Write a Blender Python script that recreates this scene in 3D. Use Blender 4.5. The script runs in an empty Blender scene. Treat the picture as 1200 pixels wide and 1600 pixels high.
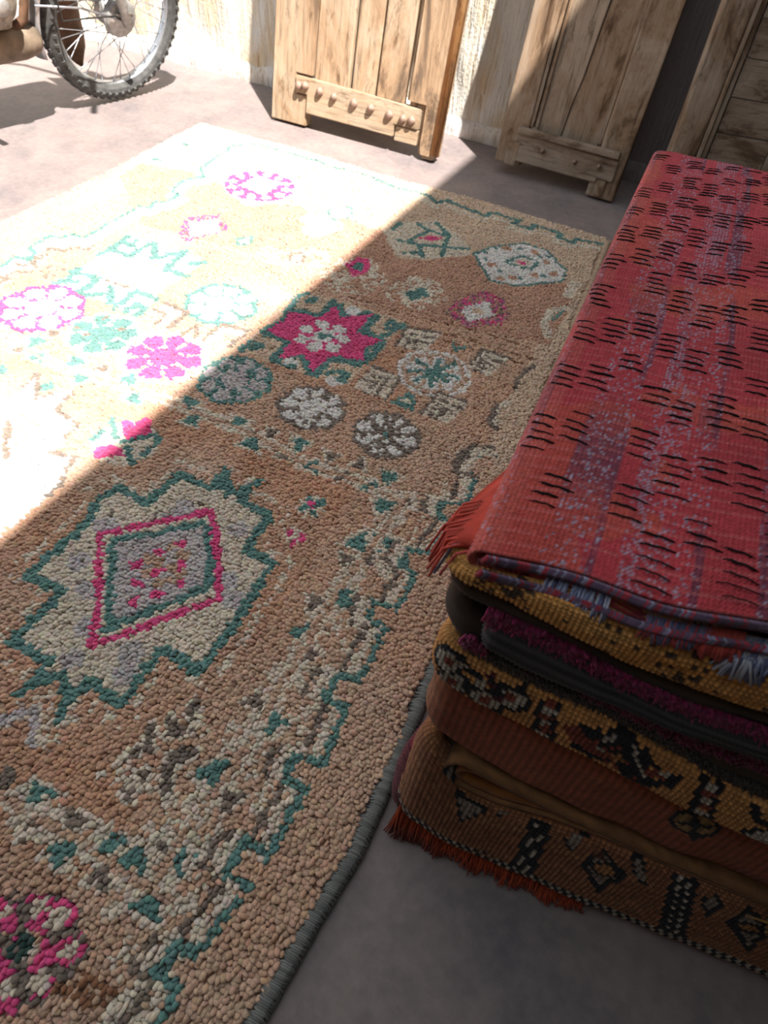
import bpy, bmesh, math, random
import numpy as np
from mathutils import Vector, Matrix

random.seed(7)
rng = np.random.default_rng(11)
C = bpy.context.scene.collection
PI = math.pi

# ------------------------------------------------------------------ camera
cam_data = bpy.data.cameras.new('camera')
cam = bpy.data.objects.new('camera', cam_data)
C.objects.link(cam)
right = Vector((0.907921, 0.409076, 0.091306))
up = Vector((-0.365639, 0.666507, 0.649674))
fwd = Vector((-0.20491, 0.623238, -0.75471))
M = Matrix.Identity(4)
for i in range(3):
    M[i][0], M[i][1], M[i][2] = right[i], up[i], -fwd[i]
M.translation = (0, 0, .93)
cam.matrix_world = M
cam_data.sensor_fit = 'VERTICAL'
cam_data.sensor_height = 36
cam_data.sensor_width = 27
cam_data.lens = 22.5
cam_data.clip_start = .02
cam_data.dof.use_dof = True
cam_data.dof.focus_distance = .9
cam_data.dof.aperture_fstop = 7.5
bpy.context.scene.camera = cam

# ------------------------------------------------------------------ sky, sun, exposure
world = bpy.data.worlds.new('world')
bpy.context.scene.world = world
world.use_nodes = True
bg = world.node_tree.nodes['Background']
bg.inputs['Color'].default_value = (.80, .90, 1.0, 1)
bg.inputs['Strength'].default_value = 1.1
sun_data = bpy.data.lights.new('sun', 'SUN')
sun_data.energy = 12.8
sun_data.color = (1.0, .965, .92)
sun_data.angle = math.radians(.9)
sun = bpy.data.objects.new('sun', sun_data)
C.objects.link(sun)
SUN_DIR = Vector((-.466, .328, -.986)).normalized()      # the way the light travels
sun.rotation_euler = SUN_DIR.to_track_quat('-Z', 'Y').to_euler()
sun.location = (3, -2, 6)
vs = bpy.context.scene.view_settings
vs.view_transform = 'Standard'
vs.look = 'None'
vs.gamma = 1
vs.use_curve_mapping = False
vs.exposure = 0.25

# ------------------------------------------------------------------ helpers
def tag(o, label=None, cat=None, group=None, kind=None):
    if label: o['label'] = label
    if cat: o['category'] = cat
    if group: o['group'] = group
    if kind: o['kind'] = kind
    return o

def empty(name, loc=(0, 0, 0), rot=(0, 0, 0), parent=None):
    o = bpy.data.objects.new(name, None)
    o.empty_display_size = .05
    C.objects.link(o)
    o.location = loc
    o.rotation_euler = rot
    o.parent = parent
    return o

def link(name, me, m, parent=None):
    o = bpy.data.objects.new(name, me)
    C.objects.link(o)
    if m is not None and not me.materials:
        me.materials.append(m)
    o.parent = parent
    return o

def np_mesh(name, verts, faces, cols=None, smooth=True):
    """verts (n,3); faces: list of integer arrays (k,3) / (k,4); cols (n,3) linear"""
    me = bpy.data.meshes.new(name)
    verts = np.asarray(verts, np.float32)
    me.vertices.add(len(verts))
    me.vertices.foreach_set('co', verts.ravel())
    faces = [np.asarray(f, np.int32) for f in faces if len(f)]
    nl = sum(f.size for f in faces)
    nf = sum(len(f) for f in faces)
    me.loops.add(nl)
    me.polygons.add(nf)
    me.loops.foreach_set('vertex_index', np.concatenate([f.ravel() for f in faces]))
    starts, s = [], 0
    for f in faces:
        starts.append(s + np.arange(len(f), dtype=np.int32) * f.shape[1])
        s += f.size
    me.polygons.foreach_set('loop_start', np.concatenate(starts).astype(np.int32))
    me.polygons.foreach_set('use_smooth', np.full(nf, smooth))
    me.update(calc_edges=True)
    if cols is not None:
        a = me.color_attributes.new('Col', 'FLOAT_COLOR', 'POINT')
        c4 = np.ones((len(verts), 4), np.float32)
        c4[:, :3] = cols
        a.data.foreach_set('color', c4.ravel())
    me.validate()
    return me

def grid_faces(nr, nc, closed=False):
    r = np.arange(nr - 1)[:, None]
    c = np.arange(nc if closed else nc - 1)[None, :]
    a = r * nc + c
    b = r * nc + (c + 1) % nc
    return np.stack([a, b, b + nc, a + nc], -1).reshape(-1, 4)

def bm_mesh(name, bm, smooth=False):
    bmesh.ops.recalc_face_normals(bm, faces=bm.faces)
    me = bpy.data.meshes.new(name)
    bm.to_mesh(me)
    bm.free()
    if smooth:
        me.polygons.foreach_set('use_smooth', np.full(len(me.polygons), True))
    return me

def box_bm(x0, x1, y0, y1, z0, z1, bevel=.003, wob=0, cuts=0):
    bm = bmesh.new()
    bmesh.ops.create_cube(bm, size=1)
    for v in bm.verts:
        v.co = Vector((x0 + (v.co.x + .5) * (x1 - x0), y0 + (v.co.y + .5) * (y1 - y0), z0 + (v.co.z + .5) * (z1 - z0)))
    if cuts:
        es = [e for e in bm.edges if abs(e.verts[0].co.z - e.verts[1].co.z) > .5 * (z1 - z0)]
        bmesh.ops.subdivide_edges(bm, edges=es, cuts=cuts)
    if wob:
        for v in bm.verts:
            v.co += Vector((random.uniform(-wob, wob), random.uniform(-wob, wob) * .5, random.uniform(-wob, wob) * .5))
    if bevel:
        es = [e for e in bm.edges if len(e.link_faces) == 2 and e.calc_face_angle(0) > .6]
        bmesh.ops.bevel(bm, geom=es, offset=bevel, segments=2, affect='EDGES', profile=.6)
    return bm

def box(name, x0, x1, y0, y1, z0, z1, m, parent=None, bevel=.003, wob=0, cuts=0):
    return link(name, bm_mesh(name, box_bm(x0, x1, y0, y1, z0, z1, bevel, wob, cuts)), m, parent)

def tube_arrays(pts, rad, n=8, closed=False, caps=True):
    pts = [Vector(p) for p in pts]
    N = len(pts)
    rads = rad if hasattr(rad, '__len__') else [rad] * N
    V, ref = [], None
    for i, p in enumerate(pts):
        if closed: t = pts[(i + 1) % N] - pts[i - 1]
        else: t = pts[min(i + 1, N - 1)] - pts[max(i - 1, 0)]
        t.normalize()
        if ref is None:
            ref = t.orthogonal().normalized()
        else:
            ref = (ref - t * ref.dot(t)).normalized()
        b = t.cross(ref)
        for k in range(n):
            a = 2 * PI * k / n
            V.append(p + (ref * math.cos(a) + b * math.sin(a)) * rads[i])
    F = []
    for i in range(N if closed else N - 1):
        j = (i + 1) % N
        for k in range(n):
            F.append((i * n + k, i * n + (k + 1) % n, j * n + (k + 1) % n, j * n + k))
    T = []
    if caps and not closed:
        V.append(pts[0]); V.append(pts[-1])
        c0, c1 = len(V) - 2, len(V) - 1
        for k in range(n):
            T.append((c0, (k + 1) % n, k))
            T.append((c1, (N - 1) * n + k, (N - 1) * n + (k + 1) % n))
    return np.array([tuple(v) for v in V], np.float32), np.array(F, np.int32), np.array(T, np.int32).reshape(-1, 3)

def tube(name, pts, rad, m, parent=None, n=8, closed=False):
    V, F, T = tube_arrays(pts, rad, n, closed)
    return link(name, np_mesh(name, V, [F, T]), m, parent)

def multi_tube(name, items, m, parent=None, n=4, cols=None):
    """items: list of (pts, rad, colour)"""
    Vs, Fs, Ts, Cs, off = [], [], [], [], 0
    for pts, rad, col in items:
        V, F, T = tube_arrays(pts, rad, n)
        Vs.append(V); Fs.append(F + off); Ts.append(T + off); Cs.append(np.tile(np.array(col, np.float32), (len(V), 1)))
        off += len(V)
    me = np_mesh(name, np.concatenate(Vs), [np.concatenate(Fs), np.concatenate(Ts)], np.concatenate(Cs))
    return link(name, me, m, parent)

def lathe(name, prof, m, parent=None, n=24, axis='Y'):
    """prof: list of (offset along axis, radius)"""
    V, N = [], len(prof)
    for a, r in prof:
        for k in range(n):
            t = 2 * PI * k / n
            c, s = r * math.cos(t), r * math.sin(t)
            V.append({'Y': (c, a, s), 'X': (a, c, s), 'Z': (c, s, a)}[axis])
    me = np_mesh(name, np.array(V), [grid_faces(N, n, True)])
    return link(name, me, m, parent)

def vnoise(x, y, seed=0):
    x = np.asarray(x, float); y = np.asarray(y, float)
    xi = np.floor(x).astype(np.int64); yi = np.floor(y).astype(np.int64)
    fx = x - xi; fy = y - yi
    fx = fx * fx * (3 - 2 * fx); fy = fy * fy * (3 - 2 * fy)
    def h(a, b):
        n = (a * 374761393 + b * 668265263 + seed * 974634777) & 0x7fffffff
        n = ((n ^ (n >> 13)) * 1274126177) & 0x7fffffff
        return ((n ^ (n >> 16)) & 0xffff) / 65535.
    return (h(xi, yi) * (1 - fx) + h(xi + 1, yi) * fx) * (1 - fy) + (h(xi, yi + 1) * (1 - fx) + h(xi + 1, yi + 1) * fx) * fy

def fbm(x, y, seed=0, octv=3):
    s = 0; a = .5
    for k in range(octv):
        s = s + a * vnoise(x * 2 ** k, y * 2 ** k, seed + k); a *= .5
    return s / (1 - .5 ** octv)

def paint(ops, px, py, palette, base, seed=0, edge=.004):
    """knot by knot colouring: p = filled outline, l = line of a width, d = dots; millimetres"""
    r = np.random.default_rng(seed)
    n = len(px)
    col = base.copy()
    jx = px + r.normal(0, edge * .35, n); jy = py + r.normal(0, edge * .35, n)
    for ln in ops.strip().split('\n'):
        t, c, w, *ps = ln.split()
        P = np.array([[float(q) for q in p.split(',')] for p in ps]) / 1000.
        w = float(w) / 1000.
        lo = P.min(0) - w; hi = P.max(0) + w
        idx = np.nonzero((jx >= lo[0]) & (jx <= hi[0]) & (jy >= lo[1]) & (jy <= hi[1]))[0]
        if not len(idx): continue
        x, y = jx[idx], jy[idx]
        if t == 'p':
            ins = np.zeros(len(idx), bool)
            for i in range(len(P)):
                x0, y0 = P[i - 1]; x1, y1 = P[i]
                if y0 == y1: continue
                ins ^= ((y0 > y) != (y1 > y)) & (x < (x1 - x0) * (y - y0) / (y1 - y0) + x0)
        elif t == 'l':
            ins = np.zeros(len(idx), bool)
            for i in range(len(P) - 1):
                d = P[i + 1] - P[i]; L = max(d @ d, 1e-12)
                s = np.clip(((x - P[i][0]) * d[0] + (y - P[i][1]) * d[1]) / L, 0, 1)
                ins |= (x - P[i][0] - s * d[0]) ** 2 + (y - P[i][1] - s * d[1]) ** 2 < (w / 2) ** 2
        else:
            ins = np.zeros(len(idx), bool)
            for q in P:
                ins |= (x - q[0]) ** 2 + (y - q[1]) ** 2 < w * w
        k = idx[ins]
        if c == 'Cm':                     # patchy, worn cream knots
            k = k[fbm(px[k] * 75, py[k] * 75, 77) + r.normal(0, .07, len(k)) > .5]; c = 'C'
        if c == 'Vm':                     # flecked pink, plum and brown knots
            q = r.random(len(k))
            col[k[q < .3]] = palette['P']; col[k[(q > .3) & (q < .55)]] = palette['V']; col[k[(q > .55) & (q < .7)]] = palette['D']
            continue
        col[k] = palette[c]
    return col

# ------------------------------------------------------------------ materials
def nmat(name, rough=.8, spec=.3):
    m = bpy.data.materials.new(name)
    m.use_nodes = True
    b = m.node_tree.nodes['Principled BSDF']
    b.inputs['Roughness'].default_value = rough
    b.inputs['Specular IOR Level'].default_value = spec
    return m, m.node_tree, b

def node(nt, t, **kw):
    n = nt.nodes.new(t)
    for k, v in kw.items():
        if k in n.inputs: n.inputs[k].default_value = v
        else: setattr(n, k, v)
    return n

def coords(nt, scale=(1, 1, 1), rot=(0, 0, 0)):
    tc = node(nt, 'ShaderNodeTexCoord'); mp = node(nt, 'ShaderNodeMapping')
    mp.inputs['Scale'].default_value = scale; mp.inputs['Rotation'].default_value = rot
    nt.links.new(tc.outputs['Object'], mp.inputs['Vector'])
    return mp.outputs['Vector']

def noise(nt, vec, scale, detail=6, rough=.6, dist=0):
    n = node(nt, 'ShaderNodeTexNoise'); n.inputs['Scale'].default_value = scale; n.inputs['Detail'].default_value = detail
    n.inputs['Roughness'].default_value = rough; n.inputs['Distortion'].default_value = dist
    nt.links.new(vec, n.inputs['Vector'])
    return n.outputs['Fac']

def ramp(nt, fac, stops):
    r = node(nt, 'ShaderNodeValToRGB')
    while len(r.color_ramp.elements) < len(stops): r.color_ramp.elements.new(.5)
    for e, (p, c) in zip(r.color_ramp.elements, stops):
        e.position = p; e.color = (*c, 1) if len(c) == 3 else c
    nt.links.new(fac, r.inputs['Fac'])
    return r.outputs['Color']

def mix(nt, fac, a, b, mode='MIX'):
    n = node(nt, 'ShaderNodeMix', data_type='RGBA', blend_type=mode)
    for s, v in ((n.inputs[0], fac), (n.inputs[6], a), (n.inputs[7], b)):
        if hasattr(v, 'links'): nt.links.new(v, s)
        elif hasattr(v, '__len__'): s.default_value = (*v, 1)
        else: s.default_value = v
    return n.outputs[2]

def bump(nt, b, h, strength=.5, dist=.005):
    n = node(nt, 'ShaderNodeBump'); n.inputs['Strength'].default_value = strength; n.inputs['Distance'].default_value = dist
    nt.links.new(h, n.inputs['Height']); nt.links.new(n.outputs['Normal'], b.inputs['Normal'])

def plain(name, col, rough=.6, metal=0, spec=.4, var=.25, scale=40, bumpd=0):
    m, nt, b = nmat(name, rough, spec)
    b.inputs['Metallic'].default_value = metal
    f = noise(nt, coords(nt), scale)
    c = ramp(nt, f, [(.3, [x * (1 - var) for x in col]), (.7, [min(1, x * (1 + var)) for x in col])])
    nt.links.new(c, b.inputs['Base Color'])
    if bumpd: bump(nt, b, f, .6, bumpd)
    return m

def yarn(name, rough=.95, sheen=.25, fine=900, amount=.25, bumpd=.0006):
    """knot colour from the mesh, fine fibre variation on top"""
    m, nt, b = nmat(name, rough, .12)
    a = node(nt, 'ShaderNodeVertexColor', layer_name='Col')
    f = noise(nt, coords(nt), fine, 2)
    v = ramp(nt, f, [(.25, (1 - amount,) * 3), (.75, (1 + amount * .5,) * 3)])
    nt.links.new(mix(nt, 1.0, a.outputs['Color'], v, 'MULTIPLY'), b.inputs['Base Color'])
    b.inputs['Sheen Weight'].default_value = sheen
    b.inputs['Sheen Roughness'].default_value = .6
    if bumpd: bump(nt, b, f, .5, bumpd)
    return m

MAT = {}
MAT['pile'] = yarn('wool_pile', sheen=.18, fine=800, amount=.38, bumpd=.0011)
_b = MAT['pile'].node_tree.nodes['Principled BSDF']          # wool lets light through between the fibres
_b.inputs['Subsurface Weight'].default_value = .35
_b.inputs['Subsurface Radius'].default_value = (.006, .0045, .0035)
_b.inputs['Subsurface Scale'].default_value = 1.0
MAT['weave'] = yarn('woven_wool', sheen=.08, fine=1200, amount=.35)
MAT['fringe'] = yarn('fringe_yarn', sheen=.08, fine=1500, amount=.3)

def mat_floor():
    m, nt, b = nmat('concrete_floor', .62, .35)
    v = coords(nt)
    n1 = noise(nt, v, 1.6, 8, .62, .6); n2 = noise(nt, v, 7, 8, .7, .4); n3 = noise(nt, v, 60, 4)
    c1 = ramp(nt, n1, [(.32, (.115, .098, .102)), (.5, (.23, .174, .160)), (.68, (.30, .21, .182))])
    c2 = ramp(nt, n2, [(.35, (.10, .09, .095)), (.6, (.265, .203, .184))])
    c = mix(nt, .45, c1, c2)
    c = mix(nt, .22, c, ramp(nt, n3, [(.35, (.14, .13, .125)), (.65, (.31, .26, .24))]))
    nt.links.new(c, b.inputs['Base Color'])
    bump(nt, b, n3, .25, .002)
    return m
MAT['floor'] = mat_floor()

def mat_plaster(name, warm, white):
    m, nt, b = nmat(name, .95, .1)
    v = coords(nt, (1, 1, .10), (0, math.radians(9), 0))
    vi = coords(nt)
    s1 = noise(nt, v, 85, 3, .55); s2 = noise(nt, vi, 90, 3, .6); patch = noise(nt, coords(nt, (1, 1, .45), (0, .15, 0)), 4.5, 6, .62, .4)
    c = ramp(nt, patch, [(.44, warm), (.56, white)])
    pit = ramp(nt, s1, [(.30, (.74, .63, .52)), (.38, (1, 1, 1))])
    c = mix(nt, 1.0, c, pit, 'MULTIPLY')
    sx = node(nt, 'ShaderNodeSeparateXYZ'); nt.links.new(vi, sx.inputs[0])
    deep_shade = node(nt, 'ShaderNodeMath', operation='GREATER_THAN'); nt.links.new(sx.outputs['X'], deep_shade.inputs[0]); deep_shade.inputs[1].default_value = -.16
    c = mix(nt, deep_shade.outputs[0], c, (.24, .205, .19))          # deep shade behind the right-hand doors, painted into the plaster colour
    nt.links.new(c, b.inputs['Base Color'])
    h = node(nt, 'ShaderNodeMath', operation='ADD'); nt.links.new(s1, h.inputs[0])
    h2 = node(nt, 'ShaderNodeMath', operation='MULTIPLY'); nt.links.new(s2, h2.inputs[0]); h2.inputs[1].default_value = .35
    nt.links.new(h2.outputs[0], h.inputs[1])
    bump(nt, b, h.outputs[0], .9, .010)
    return m
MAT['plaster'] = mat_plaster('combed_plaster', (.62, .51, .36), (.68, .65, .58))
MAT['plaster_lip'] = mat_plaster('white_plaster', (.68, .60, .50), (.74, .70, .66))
MAT['roof'] = plain('roof_concrete', (.15, .135, .12), .9)

def mat_wood(name, light, mid, dark, seed=0, grain='z', worn=.5):
    m, nt, b = nmat(name, .78, .25)
    sc = (1, 1, .07) if grain == 'z' else (.07, 1, 1)
    oi = node(nt, 'ShaderNodeObjectInfo')
    tc = node(nt, 'ShaderNodeTexCoord')
    add = node(nt, 'ShaderNodeVectorMath', operation='MULTIPLY_ADD')
    nt.links.new(oi.outputs['Random'], add.inputs[0]); add.inputs[1].default_value = (7, 5, 9)
    nt.links.new(tc.outputs['Object'], add.inputs[2])
    mp = node(nt, 'ShaderNodeMapping'); mp.inputs['Scale'].default_value = sc; nt.links.new(add.outputs[0], mp.inputs['Vector'])
    mp2 = node(nt, 'ShaderNodeMapping'); mp2.inputs['Scale'].default_value = (1, 1, .4) if grain == 'z' else (.4, 1, 1); nt.links.new(add.outputs[0], mp2.inputs['Vector'])
    g = noise(nt, mp.outputs['Vector'], 75, 6, .65, .8); st = noise(nt, mp2.outputs['Vector'], 7, 8, .7, .7); gr = noise(nt, mp2.outputs['Vector'], 30, 6, .7, .3)
    c = ramp(nt, st, [(.36, dark), (.45, mid), (.6, light)])
    c = mix(nt, .85, c, ramp(nt, g, [(.30, (.28, .22, .18)), (.44, (.85, .85, .85)), (.7, (1.12, 1.1, 1.06))]), 'MULTIPLY')
    c = mix(nt, .7, c, ramp(nt, gr, [(.34, (.35, .28, .22)), (.45, (1, 1, 1))]), 'MULTIPLY')
    nt.links.new(c, b.inputs['Base Color'])
    bump(nt, b, g, .7, .004)
    return m
MAT['wood_sun'] = mat_wood('bleached_door_wood', (.43, .33, .23), (.36, .235, .14), (.15, .10, .065))
MAT['wood_sun_rail'] = mat_wood('bleached_rail_wood', (.43, .33, .235), (.37, .26, .165), (.20, .14, .09), grain='x')
MAT['wood_edge'] = mat_wood('orange_edge_wood', (.42, .24, .11), (.38, .18, .065), (.16, .09, .05))
MAT['wood_grey'] = mat_wood('weathered_door_wood', (.37, .285, .21), (.26, .17, .105), (.085, .045, .022))
MAT['wood_grey_rail'] = mat_wood('weathered_rail_wood', (.34, .265, .20), (.26, .185, .13), (.12, .075, .045), grain='x')
MAT['iron'] = plain('rusty_iron', (.30, .20, .15), .7, .3, var=.4, scale=120)
MAT['rust'] = plain('rust_brown_metal', (.13, .07, .04), .75, .2, var=.55, scale=25)
MAT['steel'] = plain('dull_steel', (.44, .45, .47), .35, .75, var=.2, scale=30)
MAT['alloy'] = plain('dusty_aluminium', (.38, .37, .35), .5, .5, var=.25, scale=60)
MAT['engine'] = plain('dusty_engine_metal', (.26, .23, .19), .6, .35, var=.45, scale=50)
MAT['black'] = plain('black_plastic', (.03, .028, .025), .6)
MAT['rubber'] = plain('tyre_rubber', (.075, .074, .07), .85, var=.45, scale=45, bumpd=.0006)
MAT['muffler'] = plain('heat_stained_muffler', (.20, .15, .105), .6, .2, var=.6, scale=14)

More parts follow.
